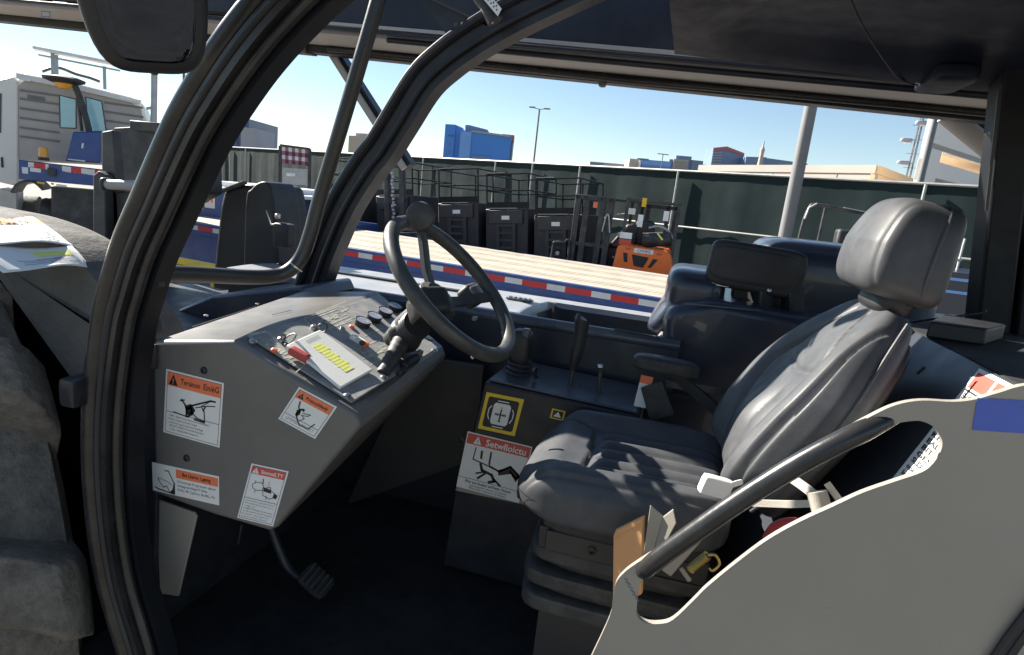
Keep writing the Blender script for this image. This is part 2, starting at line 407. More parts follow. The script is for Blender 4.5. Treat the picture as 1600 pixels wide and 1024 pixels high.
px = [(478, 486), (488, 455), (500, 420), (513, 384), (541, 320), (577, 262), (598, 235), (626, 190), (664, 130), (702, 94), (747, 62), (802, 30), (858, 2), (950, -40), (1060, -80)]
pf = crom([PY(x, y, YF) for x, y in px], 6)
fp = MB('black_paint')
fp.sweep(pf, [(-.035, -.052), (.035, -.052), (.045, -.03), (.045, .03), (.035, .052), (-.035, .052)], up=(0, 1, 0))
fp.tube(inplane(pf, -.035, -.04), .016, seg=10); fp.tube(inplane(pf, .02, -.045), .008, seg=8)
o_far = fp.build('front_pillar', TH)
# guard bar that starts at the near frame and bends up towards the roof
gb = [PY(230, 428, 0.957), PY(300, 429, 1.078), PY(380, 433, 1.232), PY(425, 432, 1.309), PY(452, 423, 1.342), PY(472, 400, 1.364), PY(486, 362, 1.375), PY(499, 312, 1.386), PY(531, 205, 1.397), PY(562, 100, 1.408), PY(588, 10, 1.419), PY(612, -80, 1.430)]
gm = MB('rail_paint'); gm.tube(crom(gb, 6), .0185, seg=16); o_g = gm.build('guard_bar', TH)
gm = MB('plastic'); p = PY(462, 417, 1.353); q = PY(473, 404, 1.364); d = (q-p).normalized()
gm = MB('steel'); gm.lathe(p, d, [(.0186, -.002), (.0205, -.002), (.0205, .002), (.0186, .002)], seg=20); gm.build('clamp_ring', o_g)
gm = MB('rail_paint'); gm.rbox(Matrix.Translation(PY(240, 430, 0.963)), (.02, .012, .024), 6, 5); gm.build('mounting_foot', o_g)

# ---- roof over the seat
rz0, rz1 = PY(800, 52, 1.892).z, PY(1440, 128, 1.892).z
xa, xb = PY(800, 52, 1.892).x+.0, 1.3
def rzx(x): return rz0+(rz1-rz0)*(x-PY(800, 52, 1.892).x)/(PY(1440, 128, 1.892).x-PY(800, 52, 1.892).x)
rf = MB('roof_paint')
nx, ny = 30, 20; vs = []; fs = []
X0 = -0.12
for i in range(nx+1):
    for j in range(ny+1):
        x = X0+(1.35-X0)*i/nx; y = .60+(1.91-.60)*j/ny
        z = rzx(x)
        dome = .05*sm(y, .66, .86)*sm(1.91-y, .02, .16)*sm(x-X0, .04, .2)*sm(1.3-x, .3, .5)
        vs.append((x, y, z+dome))
for i in range(nx):
    for j in range(ny):
        a = i*(ny+1)+j; fs.append((a, a+1, a+ny+2, a+ny+1))
rf.add(vs, fs)
top = [(x, y, z+.09-(.0 if 0 else 0)) for x, y, z in [(X0, .60, rzx(X0)), (1.35, .60, rzx(1.35)), (1.35, 1.91, rzx(1.35)), (X0, 1.91, rzx(X0))]]
bot = [(X0, .60, rzx(X0)), (1.35, .60, rzx(1.35)), (1.35, 1.91, rzx(1.35)), (X0, 1.91, rzx(X0))]
rf.add(top+[Vector(b) for b in bot], [(0, 1, 2, 3), (0, 4, 5, 1), (1, 5, 6, 2), (2, 6, 7, 3), (3, 7, 4, 0)])
o_roof = rf.build('roof', TH)
# moulded seam and recess in the headlining
def onroof(x, y, dz=.0):
    P0 = Vector((0, 0, rzx(0))); n = Vector((-(rz1-rz0)/(PY(1440, 128, 1.892).x-PY(800, 52, 1.892).x), 0, 1))
    return PP(x, y, P0+Vector((0, 0, dz)), n)
rs = MB('roof_paint'); rs.tube(crom([onroof(1318, -30), onroof(1345, 35), onroof(1372, 80), onroof(1390, 106), onroof(1404, 122), onroof(1425, 131), onroof(1450, 137)], 5), .0022, seg=8); rs.build('headlining_seam', o_roof)
rs = MB('roof_paint'); M = Matrix.Translation(onroof(1478, 124, .012)); rs.rbox(M, (.05, .10, .022), 5, 6); rs.build('roof_recess', o_roof)
# gusset plate between frame and roof
gp = MB('black_paint'); pl = [PY(655, -6, YF-.02), PY(772, 42, YF-.02), PY(712, 60, YF-.02), PY(703, 62, YF-.02)]
gp.prism(pl, (0, .012, 0)); o_gp = gp.build('gusset_plate', TH)
gp = MB('steel'); gp.bar(PY(658, -8, YF-.03), PY(762, 40, YF-.03), .01, .006, 'rail_paint'); gp.build('gusset_edge', o_gp)
gp = MB('dark_steel'); gp.cyl(PY(713, 40, YF-.02), PY(713, 40, YF-.032), .008); gp.build('bolt', o_gp)
# lamp with lettering strip at the roof edge
lp = MB('plastic'); c0 = PY(738, -22, YF-.12); lp.tube([c0, PY(762, 10, YF-.12), PY(774, 34, YF-.12)], .022, seg=12); o_lp = lp.build('cab_lamp', TH)
d = Decal(PY(762, -12, YF-.15), PY(784, 14, YF-.15), PY(756, 0, YF-.15), th=.001)
[d.rect(.08+.1*i, .15+.3*(i%2), .14+.1*i, .4+.3*(i%2), 'ink', 1) for i in range(8)]; d.build(o_lp, 'lamp_label')
lp = MB('steel'); lp.tube([PY(752, 14, YF-.13), PY(770, 36, YF-.13)], .004); lp.build('lamp_clip', o_lp)

# ---- rear pillar of the frame, far side
rp = MB('pillar_black'); a = PY(1604, -60, 1.848); b = PY(1540, 520, 1.848)
rp.bar(a, b, .075, .085, up=(0, 1, 0)); rp.bar(a+Vector((.075, 0, 0)), b+Vector((.075, 0, 0)), .05, .07, up=(0, 1, 0)); o_rp = rp.build('rear_pillar', TH, bevel=.008)
rp = MB('rail_paint'); rp.bar(PY(1562, 140, 1.80), PY(1541, 330, 1.80), .006, .004, up=(0, 1, 0)); rp.build('pillar_edge', o_rp)
rp = MB('plastic'); rp.rbox(Matrix.Translation(PY(1558, 430, 1.925)), (.05, .03, .10), 5, 6); rp.build('pillar_cover', o_rp)

# ---- boom along the far side
bz = lambda x: 2.552+(.6-x)*.041
bm_ = MB('boom_paint')
def bsec(x, y0, y1, z0, z1): z = bz(x); return [(x, y0, z+z0), (x, y1, z+z0), (x, y1, z+z1), (x, y0, z+z1)]
XS = [-3.9, -1.7, 1.6]
for a, b in zip(XS, XS[1:]): bm_.loft(bsec(a, YB, YB+.34, .035, .34), bsec(b, YB, YB+.34, .035, .34))
for a, b in zip(XS, XS[1:]): bm_.loft(bsec(a, YB-.03, YB-.001, .004, .017), bsec(b, YB-.03, YB-.001, .004, .017))
o_boom = bm_.build('boom', TH, bevel=.006)
bm_ = MB('boom_grey')
for a, b in zip(XS, XS[1:]): bm_.loft(bsec(a, YB+.03, YB+.25, -.0, .033), bsec(b, YB+.03, YB+.25, -.0, .033))  # pale grey paints ground bounce onto the dark boom's underside
bm_.build('boom_bottom_plate', o_boom, bevel=.004)
bm_ = MB('boom_grey')
bm_.loft(bsec(-1.75, YB-.018, YB-.0015, .024, .034), bsec(1.6, YB-.018, YB-.0015, .020, .040)); bm_.build('boom_side_strip', o_boom, smooth=0)  # pale strip paints the bounce light along the flange lip
bm_ = MB('black_paint')
for a, b in zip(XS, XS[1:]): bm_.loft(bsec(a, YB+.26, YB+.32, -.03, .034), bsec(b, YB+.26, YB+.32, -.035, .034))
bm_.tube([(-1.6, YB+.245, bz(-1.6)-.012), (-.3, YB+.245, bz(-.3)-.02), (.6, YB+.245, bz(.6)-.012), (1.6, YB+.245, bz(1.6)-.012)], .012, 'tube_paint')
bm_.tube(crom([(-1.2, YB+.02, bz(-1.2)-.004), (0, YB+.02, bz(0)-.008), (1.6, YB+.02, bz(1.6)-.004)]), .010, 'black_paint')
bm_.build('boom_hose_tray', o_boom, bevel=.003)
for (x, y) in ((942, 126), (440, 72), (478, 76)):
    k = MB('dark_steel'); p = PY(x, y, YB+.27); k.rbox(Matrix.Translation(p), (.014, .02, .024), 6, 4); k.build('hose_clip', o_boom)
d = Decal(PY(64, 17, YB+.0-.033), PY(80, 18, YB-.033), PY(64, 27, YB-.033), 'boom_grey'); d.box(.1, .1, .9, .9, .004, 'ink_grey'); d.build(o_boom, 'lifting_mark')
# lift cylinder brace behind the pillars
br = MB('rail_paint'); br.bar(PY(520, 75, 2.585), PY(640, 262, 2.585), .05, .07, 'black_paint', up=(0, 1, 0))
br.bar(PY(512, 76, 2.530), PY(632, 264, 2.530), .03, .014, 'boom_grey', up=(0, 1, 0)); o_br = br.build('boom_stay', TH, bevel=.004)
br = MB('boom_grey'); br.tube([PY(1478, 178, 2.6), PY(1580, 262, 2.6), PY(1700, 360, 2.6)], .034, seg=18); o_br2 = br.build('lift_cylinder', TH)
br = MB('boom_paint'); br.prism([PY(1500, 176, 2.700), PY(1660, 190, 2.700), PY(1660, 310, 2.700)], (0, .2, 0)); br.build('cylinder_bracket', o_br2, bevel=.004)

# ---- mirror on the near side, top left
mc = PD(213, -84, 0.93); n = (Vector(EYEP)-mc+Vector((.15, 0, .02))).normalized()
xax = (PD(300, -40, .93)-PD(126, -62, .93)).normalized(); xax = (xax-n*xax.dot(n)).normalized(); yax = n.cross(xax)
M = Matrix((xax, yax, n)).transposed().to_4x4(); M.translation = mc
def taper(x, y, z): k = 1+.14*y/.17; return (x*k, y, z*(1-.25*(abs(x)/.1)**2) if z < 0 else z)
mm = MB('plastic'); mm.rbox(M, (.088, .165, .03), 4.5, 14, deform=taper); o_m = mm.build('mirror', TH)
mm = MB('mirror_glass'); mm.rbox(M @ Matrix.Translation((.0, -.002, .0275)), (.066, .146, .006), 5, 12, deform=taper); mm.build('mirror_glass', o_m)
mm = MB('black_paint'); mm.tube([M @ Vector((.0, .2, -.03)), M @ Vector((.03, -.02, -.05)), M @ Vector((.12, .09, -.06)), M @ Vector((.16, .2, -.03))], .012); mm.build('mirror_arm', o_m)

# ---- dashboard
near = [(238, 533), (368, 533), (555, 647), (563, 668), (432, 826), (420, 831), (335, 806), (240, 772)]
N_ = [PY(x, y, YS) for x, y in near]
A = PY(368, 533, YS); B = PY(555, 647, YS); A2 = PY(590, 455, 1.650); B2 = PY(692, 540, 1.650); L2 = PY(470, 455, 1.650)
Fr = [L2, A2, B2, B2+Vector((.015, 0, -.03))] + [p+Vector((-.07, 1.65-YS, .02)) for p in N_[4:8]]
db = MB('dash_grey'); db.loft(N_, Fr); o_d = db.build('dashboard', TH, bevel=.010, bseg=3)
dn = (A2-A).cross(B-A).normalized()
if dn.dot(Vector(EYEP)-A) < 0: dn = -dn
def DP(x, y, h=0.0): return PP(x, y, A+dn*h, dn)
# instrument panel plate with printed decal lines
quad = [(386, 527), (549, 631), (683, 546), (592, 463)]
ip = MB('panel_decal'); ip.prism([DP(x, y, .001) for x, y in quad], dn*.005); o_ip = ip.build('instrument_panel', o_d, bevel=.0015)
dl = MB('decal_line')
def pline(pts, t=.0020, h=.0068, m='decal_line'):
    q = [DP(x, y, h) for x, y in pts]
    for a, b in zip(q, q[1:]):
        e = (b-a).normalized(); y = dn.cross(e)*t*.5; dl.add([a-y, b-y, b+y, a+y], [(0, 1, 2, 3)], m)
def pblock(pts, h=.0064, m='decal_line'): dl.add([DP(x, y, h) for x, y in pts], [(0, 1, 2, 3)], m)
pblock([(388, 522), (413, 517), (417, 519), (392, 525)])
for pts in ([(392, 524), (414, 517), (455, 549), (478, 569), (462, 582)], [(475, 499), (530, 478), (556, 495), (498, 521), (475, 499)], [(484, 499), (528, 483), (546, 494), (500, 513), (484, 499)], [(475, 497), (540, 471)],
            [(560, 545), (590, 532), (604, 543), (575, 560), (560, 545)], [(520, 512), (552, 500)], [(580, 570), (604, 556)], [(600, 520), (618, 533)], [(570, 525), (600, 512), (606, 517)]):
    pline(pts)
random.seed(3)
for i in range(84):
    u, v = random.random(), random.random()
    x = 400+60*u+(v*0); y = 527+45*u-8+10*v
    if i > 30: x = 490+50*u+0; y = 505-24*u+10*v
    if i > 62: x = 566+34*u; y = 552-14*u+12*v
    L_ = 4+6*random.random(); pline([(x, y), (x+L_, y-L_*.38)], .0018)
dl.build('panel_markings', o_ip, smooth=0)
for i, (x, y) in enumerate([(395, 534), (543, 619), (600, 590), (679, 548)]):
    k = MB('steel'); p = DP(x, y, .006); k.lathe(p, dn, [(.0085, 0), (.0085, .002), (.005, .005), (.002, .0055)], seg=14); k.build('panel_bolt', o_ip)
for (x, y) in [(565, 508), (583, 500), (600, 492), (615, 484)]:
    k = MB('plastic'); p = DP(x, y, .006); k.lathe(p, dn, [(.0205, 0), (.0215, .013), (.021, .0155), (.0198, .0155), (.0195, .0140)], seg=28); o_k = k.build('gauge', o_d)
    e1 = (B-A).normalized(); e2 = dn.cross(e1)
    k.__init__('gauge_face'); k.lathe(p+dn*.0142, dn, [(.0194, 0), (.0194, .0006)], seg=24)
    k.add([p+dn*.0153-e2*.001, p+dn*.0153+e1*.011+e2*.004, p+dn*.0153+e1*.010+e2*.006], [(0, 1, 2)], 'sticker_white')
    for t in range(7):
        an = math.pi*(.1+t*.133); q = p+dn*.0153+e1*(.0125*math.cos(an))+e2*(.0125*math.sin(an)); k.add([q+e1*.001+e2*.001, q-e1*.001+e2*.001, q-e1*.001-e2*.001, q+e1*.001-e2*.001], [(0, 1, 2, 3)], 'sticker_white')
    k.build('gauge_dial', o_k, smooth=0)
for (x, y, mn) in [(535, 515, 'steel'), (549, 512, 'sticker_orange'), (428, 549, 'sticker_orange')]:
    k = MB(mn); k.lathe(DP(x, y, .006), dn, [(.007, 0), (.007, .004), (.004, .007)], seg=14); k.build('push_button', o_d)
e1 = (B-A).normalized(); e2 = (dn.cross(e1)).normalized()
RM = Matrix((e1, e2, dn)).transposed().to_4x4()
def onpanel(x, y, h): M = RM.copy(); M.translation = DP(x, y, h); return M
k = MB('sticker_white'); k.rbox(onpanel(560, 532, .010), (.022, .009, .006), 8, 4); k.rbox(onpanel(566, 536, .0185), (.006, .006, .005), 6, 4, 'plastic')
k.rbox(onpanel(555, 527, .0185), (.006, .007, .004), 6, 4, 'sticker_white'); k.rbox(onpanel(571, 538, .011), (.006, .010, .0055), 8, 3, 'sticker_orange'); k.build('toggle_switch', o_d)
for (x, y) in [(440, 533), (491, 514)]:
    k = MB('steel'); k.lathe(DP(x, y, .006), dn, [(.010, 0), (.010, .006), (.006, .009), (.006, .016)], seg=16); k.build('key_switch', o_d)
# right-hand lower block of switches
k = MB('plastic'); k.rbox(onpanel(641, 566, .012), (.010, .040, .010), 8, 5); k.rbox(onpanel(628, 581, .010), (.006, .018, .008), 6, 4); k.rbox(onpanel(655, 553, .018), (.007, .010, .010), 6, 4, 'dash_grey'); k.build('rocker_switch_block', o_d)
k = MB('bulkhead'); k.rbox(onpanel(666, 527, .03), (.020, .012, .002), 6, 4); k.build('indicator_plate', o_d)
# seams, bracket and bolts of the dashboard
k = MB('ink'); 
for a, b in (((300, 511), (400, 479)), ((425, 492), (455, 485)), ((375, 462), (470, 457))):
    k = MB('ink'); P0, P1 = [PP(x, y, N_[0]+Vector((0, 0, .0015)), (L2-N_[0]).cross(N_[1]-N_[0])) for x, y in (a, b)]; k.bar(P0, P1, .0018, .001); k.build('top_seam', o_d, smooth=0)
k = MB('dark_steel')
k.bar(PY(241, 538, YS-.004), PY(241, 576, YS-.004), .012, .006, up=(0, 1, 0)); k.build('hinge_bracket', o_d, bevel=.001)
for (x, y) in [(319, 579), (292, 716)]:
    k = MB('black_paint'); p = PY(x, y, YS); k.lathe(p, (0, -1, 0), [(.0085, -.002), (.0085, .001), (.007, .0035), (.004, .0045), (.0035, .002), (.0005, .002)], seg=18); k.build('side_bolt', o_d)
for (x, y) in [(322, 494), (402, 476)]:
    k = MB('steel'); k.lathe(PP(x, y, N_[0]+Vector((0, 0, .001)), Vector((0, 0, 1))), (0, 0, 1), [(.006, 0), (.006, .003), (.003, .004)], seg=12); k.build('top_bolt', o_d)
# stickers on the near side of the dashboard
def YQ(x, y): return PY(x, y, YS-.0006)
d = Decal(YQ(260.2, 576.4), YQ(350.3, 598.8), YQ(255.6, 675))
d.box(.035, .03, .965, .97, .0010); d.rect(.04, .035, .96, .24, 'sticker_orange', 1); d.tri(.06, .22, .16, .165)
d.text('Terainon', .27, .175, .085, wu=.34, bold=.012); d.text('EiniéG', .66, .175, .095, wu=.27, bold=.012)
d.stroke([(.02+.02, .645), (.96, .645)], .0010)
d.stroke([(.17, .635), (.44, .655)], .0026); d.stroke([(.40, .655), (.40, .53), (.47, .50), (.5, .56), (.44, .64)], .005); d.poly([(.36, .49), (.47, .44), (.55, .52), (.50, .62), (.40, .62)], 'ink', 2)
d.stroke([(.30, .41), (.36, .47), (.40, .53)], .004); d.stroke([(.28, .43), (.35, .405)], .003); d.stroke([(.45, .48), (.60, .41), (.80, .32), (.88, .315)], .004); d.stroke([(.55, .48), (.75, .41), (.88, .385)], .0022); d.stroke([(.62, .46), (.78, .34)], .0018)
d.stroke([(.50, .58), (.60, .64), (.72, .655), (.70, .50), (.66, .46)], .0026); d.stroke([(.68, .50), (.72, .43)], .003); d.stroke([(.54, .665), (.72, .675)], .004)
for i, t in enumerate(['• MET. ‑Nlp It tTop dooumouns Avamoino', 'Priva, lonans as bad ringol', 'acomicors gaort pannour brusinge', 'BOnACT NNIS_A CACUR Pkoorbes', '1 aku:  nliboge 600 emaplonis']):
    d.text(t, .08+.01*i, .715+.052*i, .030, wu=(.72, .50, .60, .60, .50)[i], k=1)
d.build(o_d, label='square warning sticker with orange header and a lifting machine pictogram')
d = Decal(YQ(238, 722), YQ(342.5, 744.5), YQ(239.5, 766))
d.rect(.365, .07, .985, .37, 'sticker_orange', 1); d.text('Bot Lherov, Lıgnmg', .46, .27, .13, wu=.42, bold=.02)
d.stroke([(.2, .20), (.25, .19), (.335, .58)], .0024); d.poly([(.33, .55), (.345, .55), (.345, .97), (.26, .95), (.31, .80)], 'ink', 2); d.stroke([(.045, .85), (.10, .9), (.33, .96)], .0030); d.stroke([(.10, .50), (.09, .56), (.17, .80), (.22, .73), (.26, .9)], .0018); d.stroke([(.10, .50), (.22, .56), (.30, .66)], .0012)
for i, t in enumerate(['Dhrontnoge Fıoogs bount  saboor', 'bonbag‑tect‑fllagnıTT IbVits', 'lll ALL BE Ciytirioo. Ba IBLL iYti']): d.text(t, .385, .52+.145*i, .085, wu=(.57, .44, .55)[i], k=1)
d.build(o_d, label='wide warning sticker with hook pictogram on the left')
d = Decal(YQ(467.6, 604.5), YQ(527, 636), YQ(435, 654.5))
d.box(.05, .05, .95, .95, .0009); d.rect(.06, .06, .94, .28, 'sticker_orange', 1); d.tri(.10, .25, .15, .15); d.text('Protocoldeady', .29, .21, .09, wu=.58, bold=.02)
d.stroke([(.05, .76), (.95, .76)], .0009); d.stroke([(.22, .32), (.26, .46), (.34, .55), (.30, .66), (.42, .80), (.52, .88)], .0030); d.poly([(.26, .54), (.35, .50), (.38, .62), (.34, .72), (.29, .68)], 'ink', 2); d.stroke([(.33, .50), (.40, .46), (.41, .5)], .004); d.stroke([(.42, .56), (.60, .50), (.56, .57), (.42, .62), (.52, .66), (.46, .78)], .0014); d.stroke([(.55, .86), (.72, .86)], .002); d.stroke([(.74, .84), (.80, .66)], .0022)
d.text('LETETEDUORCECT', .13, .89, .075, 'ink_grey', wu=.74, k=1); d.build(o_d, label='tilted square warning sticker below the instrument panel')
d = Decal(YQ(393.5, 724), YQ(451.5, 736.5), YQ(371, 809))
d.box(.05, .03, .95, .97, .0009); d.rect(.055, .035, .945, .165, 'sticker_red', 1); d.tri(.08, .15, .18, .10, 'sticker_white', 'sticker_red'); d.text('StvmniLTY', .31, .135, .065, 'sticker_white', wu=.60, bold=.02)
d.stroke([(.05, .60), (.95, .60)], .0009)
d.stroke([(.17, .35), (.25, .30), (.40, .29), (.48, .34), (.46, .42), (.32, .44), (.20, .41), (.17, .35)], .0012); d.stroke([(.42, .22), (.44, .30)], .002); d.stroke([(.22, .27), (.24, .33)], .001); d.poly([(.48, .36), (.70, .38), (.72, .44), (.50, .43)], 'ink', 2); d.stroke([(.48, .42), (.52, .50), (.70, .54), (.84, .50), (.84, .44), (.72, .40)], .0012); d.poly([(.80, .43), (.90, .45), (.88, .52), (.78, .50)], 'ink', 2); d.stroke([(.60, .33), (.60, .24)], .001, 'sticker_red'); d.stroke([(.55, .36), (.66, .34), (.68, .38)], .0014); d.stroke([(.62, .50), (.62, .57)], .001); d.stroke([(.28, .44), (.29, .49)], .001)
for i, t in enumerate(['Comrctiont oveouoic Cloorct', 'Prorosil.vdors ooivo.uc ci', '• cage uno', 'CuRRVToHoup Cvmni orun', 'ornk soort roont noonn', 'In doons  yoou guve uv', 'is anor onouv anouoi']): d.text(t, .10, .655+.048*i, .026, 'ink' if i in (3, 4) else 'ink_grey', wu=(.8, .78, .3, .78, .8, .74, .7)[i], k=1)
d.build(o_d, label='upright warning sticker with dull red header at the lower corner')
# gusset below, dark post beside it
k = MB('door_grey'); k.prism([PY(x, y, YS+.03) for x, y in ((243, 780), (303, 801), (307, 808), (278, 932), (250, 928))], (0, .006, 0)); k.build('support_gusset', TH, bevel=.0015)
k = MB('black_paint'); k.prism([PY(x, y, YS+.02) for x, y in ((206, 500), (236, 500), (246, 600), (240, 1100), (206, 1100))], (0, .03, 0)); k.build('inner_post', TH, bevel=.004)
k = MB('black_paint'); k.boxmm((-1.22, YS+.06, .9), (-1.14, 1.96, 1.52)); k.build('front_bulkhead', TH)
k = MB('rubber_mat'); k.boxmm((-1.25, .94, .88), (1.2, 1.99, .925)); k.build('cab_floor', TH)
k = MB('black_paint'); k.boxmm((-1.4, .96, .45), (1.3, 1.97, .878)); k.build('chassis', TH)

# ---- pedal
k = MB('black_paint'); k.tube(crom([PY(420, 815, 1.320), PY(440, 868, 1.320), PY(456, 893, 1.320), PY(480, 908, 1.320)], 6), .012); o_p = k.build('pedal', TH)
pc = PY(494, 908, 1.320); pn = (Vector((.55, -.35, .75))).normalized(); px_ = (PY(520, 925, 1.320)-PY(470, 890, 1.320)).normalized(); px_ = (px_-pn*px_.dot(pn)).normalized()
PM = Matrix((px_, pn.cross(px_), pn)).transposed().to_4x4(); PM.translation = pc
k = MB('rubber_mat'); k.rbox(PM, (.045, .034, .008), 6, 6)
for i in range(5): k.boxmm((-.036+.016*i, -.030, .007), (-.030+.016*i, .030, .0125), 'plastic_soft', PM)
k.build('pedal_pad', o_p)
k = MB('dark_steel'); k.tube([PY(378, 818, 1.265), PY(372, 850, 1.265)], .004); k.build('brake_line', TH)

# ---- steering wheel
wc = PY(709, 449, 1.375); wn = Vector((.70, -.02, .71)).normalized()
w1 = Vector((0, 1, 0)); w1 = (w1-wn*w1.dot(wn)).normalized(); w2 = wn.cross(w1)
WR = .199
def WP(a, r, h=0.0): return wc+(w1*math.cos(a)+w2*math.sin(a))*r+wn*h
k = MB('wheel_rim'); k.tube([WP(2*math.pi*i/56, WR) for i in range(56)], .018, seg=16, closed=True); o_w = k.build('steering_wheel', TH)
def wang(x, y):
    p = PP(x, y, wc, wn)-wc; return math.atan2(p.dot(w2), p.dot(w1))
for (x, y) in ((655, 350), (800, 470), (700, 545)):
    a = wang(x, y); k = MB('wheel_rim'); P0, P1 = WP(a, WR-.004), WP(a, .03, -.055)
    mid = [P0, WP(a, WR*.72, -.02), WP(a, WR*.42, -.045), P1]
    k.sweep(crom(mid, 5), [(-.006, -.013), (.006, -.013), (.008, 0), (.006, .013), (-.006, .013)], up=wn); k.build('spoke', o_w)
k = MB('plastic'); k.lathe(wc-wn*.085, wn, [(.05, 0), (.058, .01), (.058, .03), (.045, .045), (.02, .05)], seg=24); k.build('hub', o_w)
a = wang(655, 350); kb = WP(a, WR, .012); kd = (PY(658, 336, 1.375)-kb).normalized(); kt = WP(a, WR+.004, .05)
k = MB('plastic_soft'); k.lathe(kb, wn, [(.020, -.022), (.022, -.006), (.017, .006), (.012, .016), (.012, .03)], seg=18)
kc_ = PY(657, 338, 1.33); kn = (kc_-(kb+wn*.015)).normalized(); kL = (kc_-(kb+wn*.015)).length
k.lathe(kb+wn*.015, kn, [(.010, 0), (.012, kL-.022), (.027, kL-.013), (.0345, kL-.003), (.0345, kL+.002), (.031, kL+.008), (.019, kL+.013), (.005, kL+.0145)], seg=26); k.build('spinner_knob', o_w)
# column and stalk
k = MB('plastic'); k.tube([wc-wn*.08, wc-wn*.16, wc-wn*.30+Vector((0, .04, -.03))], .036, seg=18)
k.tube([wc-wn*.28+Vector((0, .04, -.03)), wc-wn*.5+Vector((0, .08, -.1))], .05, seg=18); o_c = k.build('steering_column', TH)
M = Matrix((w1, w2, wn)).transposed().to_4x4(); M.translation = PP(738, 462, wc-wn*.05, wn)
k = MB('plastic_soft'); k.rbox(M, (.045, .030, .022), 6, 8); k.rbox(M @ Matrix.Translation((-.004, -.004, .022)), (.038, .022, .006), 7, 6, 'dash_grey'); k.build('column_cap', o_c)
k = MB('seat_plate'); k.rbox(Matrix.Translation(PP(742, 498, wc-wn*.14, wn)), (.006, .014, .006), 5, 5); k.build('column_clip', o_c)
P0 = DP(597, 585, .004); P1 = DP(634, 523, .045); P2 = PY(672, 487, 1.320)
ax = (P1-P0).normalized(); L_ = (P1-P0).length
k = MB('plastic_soft'); prof = []
for i in range(25):
    t = i/24; r = .014+.010*t+(.0022 if i % 3 == 1 else 0); prof.append((r, L_*t))
k.lathe(P0, ax, prof, seg=20); o_st = k.build('control_stalk', TH)
k = MB('plastic'); k.rbox(Matrix.Translation(P1) @ ax.to_track_quat('Z', 'Y').to_matrix().to_4x4(), (.041, .041, .038), 3, 10); ax2 = (P2-P1).normalized()
prof = [(.036+(.003 if i % 2 else 0), .006*i) for i in range(9)]; k.lathe(P1+ax2*.02, ax2, prof, seg=20); k.build('stalk_boot', o_st)
k = MB('plastic'); k.rbox(Matrix.Translation(P2+Vector((-.005, 0, .012))) @ ax2.to_track_quat('X', 'Z').to_matrix().to_4x4(), (.050, .038, .034), 6, 8); k.rbox(Matrix.Translation(P2+Vector((-.03, -.03, .03))), (.012, .012, .012), 5, 5, 'steel'); k.build('switch_head', o_st)
k = MB('steel'); k.tube([PY(738, 560, 1.430), PY(749, 547, 1.430)], .005); k.build('column_pin', o_c)

# ---- control console beyond the seat
YC = 1.62
def CQ(x, y): return PY(x, y, YC)
k = MB('plastic'); k.prism([CQ(757, 597), CQ(1000, 652), CQ(985, 745), CQ(735, 688)], (0, .30, .0)); o_co = k.build('console', TH, bevel=.006)
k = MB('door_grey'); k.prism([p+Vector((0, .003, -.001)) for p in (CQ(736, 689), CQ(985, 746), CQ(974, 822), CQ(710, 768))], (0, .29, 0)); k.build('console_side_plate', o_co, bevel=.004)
k = MB('black_paint'); k.prism([p+Vector((0, .010, -.001)) for p in (CQ(710, 769), CQ(974, 823), CQ(955, 960), CQ(690, 885))], (0, .28, 0)); k.build('console_shaded_base', o_co, bevel=.004)  # black stands in for the shade low on the console side
k = MB('taupe_dark'); k.prism([PY(648, 556, 1.86), PY(756, 572, 1.86), PY(742, 720, 1.86), PY(540, 790, 1.86)], (0, .02, 0)); k.build('footwell_panel', TH, bevel=.004)
k = MB('hood_paint'); tp = [CQ(757, 597), CQ(1000, 652)]
k.prism([tp[0]+Vector((.01, .012, .001)), tp[1]+Vector((-.01, .012, .001)), tp[1]+Vector((-.01, .28, .001)), tp[0]+Vector((.01, .28, .001))], (0, 0, .007)); k.build('console_top', o_co, bevel=.003)
def CS(x, y): return PY(x, y, YC-.0006)
d = Decal(CS(760.5, 612.7), CS(819, 624.4), CS(746.9, 669.3), 'sticker_yellow')
d.poly([(.09, .12), (.13, .09), (.87, .09), (.91, .13), (.91, .87), (.87, .91), (.13, .91), (.09, .87)], 'ink', 1)
d.poly([(.27, .28), (.32, .22), (.68, .22), (.73, .28), (.73, .74), (.68, .80), (.32, .80), (.27, .74)], 'sticker_white', 2)
d.stroke([(.50, .36), (.50, .68)], .0045, 'ink', 3); d.stroke([(.36, .52), (.64, .52)], .0035, 'ink', 3); d.stroke([(.50, .32), (.50, .37)], .005, 'sticker_yellow', 4); d.box(.36, .49, .44, .55, .001, 'ink', 3); d.box(.56, .49, .64, .55, .001, 'ink', 3); d.stroke([(.47, .70), (.53, .70)], .003, 'ink', 3)
for q in ([(.36, .165), (.64, .165)], [(.36, .86), (.64, .86)], [(.22, .33), (.17, .42), (.17, .58), (.22, .69)], [(.78, .33), (.83, .42), (.83, .58), (.78, .69)]): d.stroke(q, .003, 'sticker_white', 3)
d.build(o_co, 'joystick_sticker', label='yellow framed square sticker with joystick direction symbol')
d = Decal(CS(731, 674), CS(832, 698.5), CS(713, 760))
d.rect(0.015, .02, .985, .20, 'sticker_red', 1); d.tri(.12, .18, .125, .14, 'sticker_white', 'sticker_red'); d.text('Setwlloictu', .31, .17, .115, 'sticker_white', wu=.62, bold=.02)
d.stroke([(.0, .80), (1, .80)], .0012)
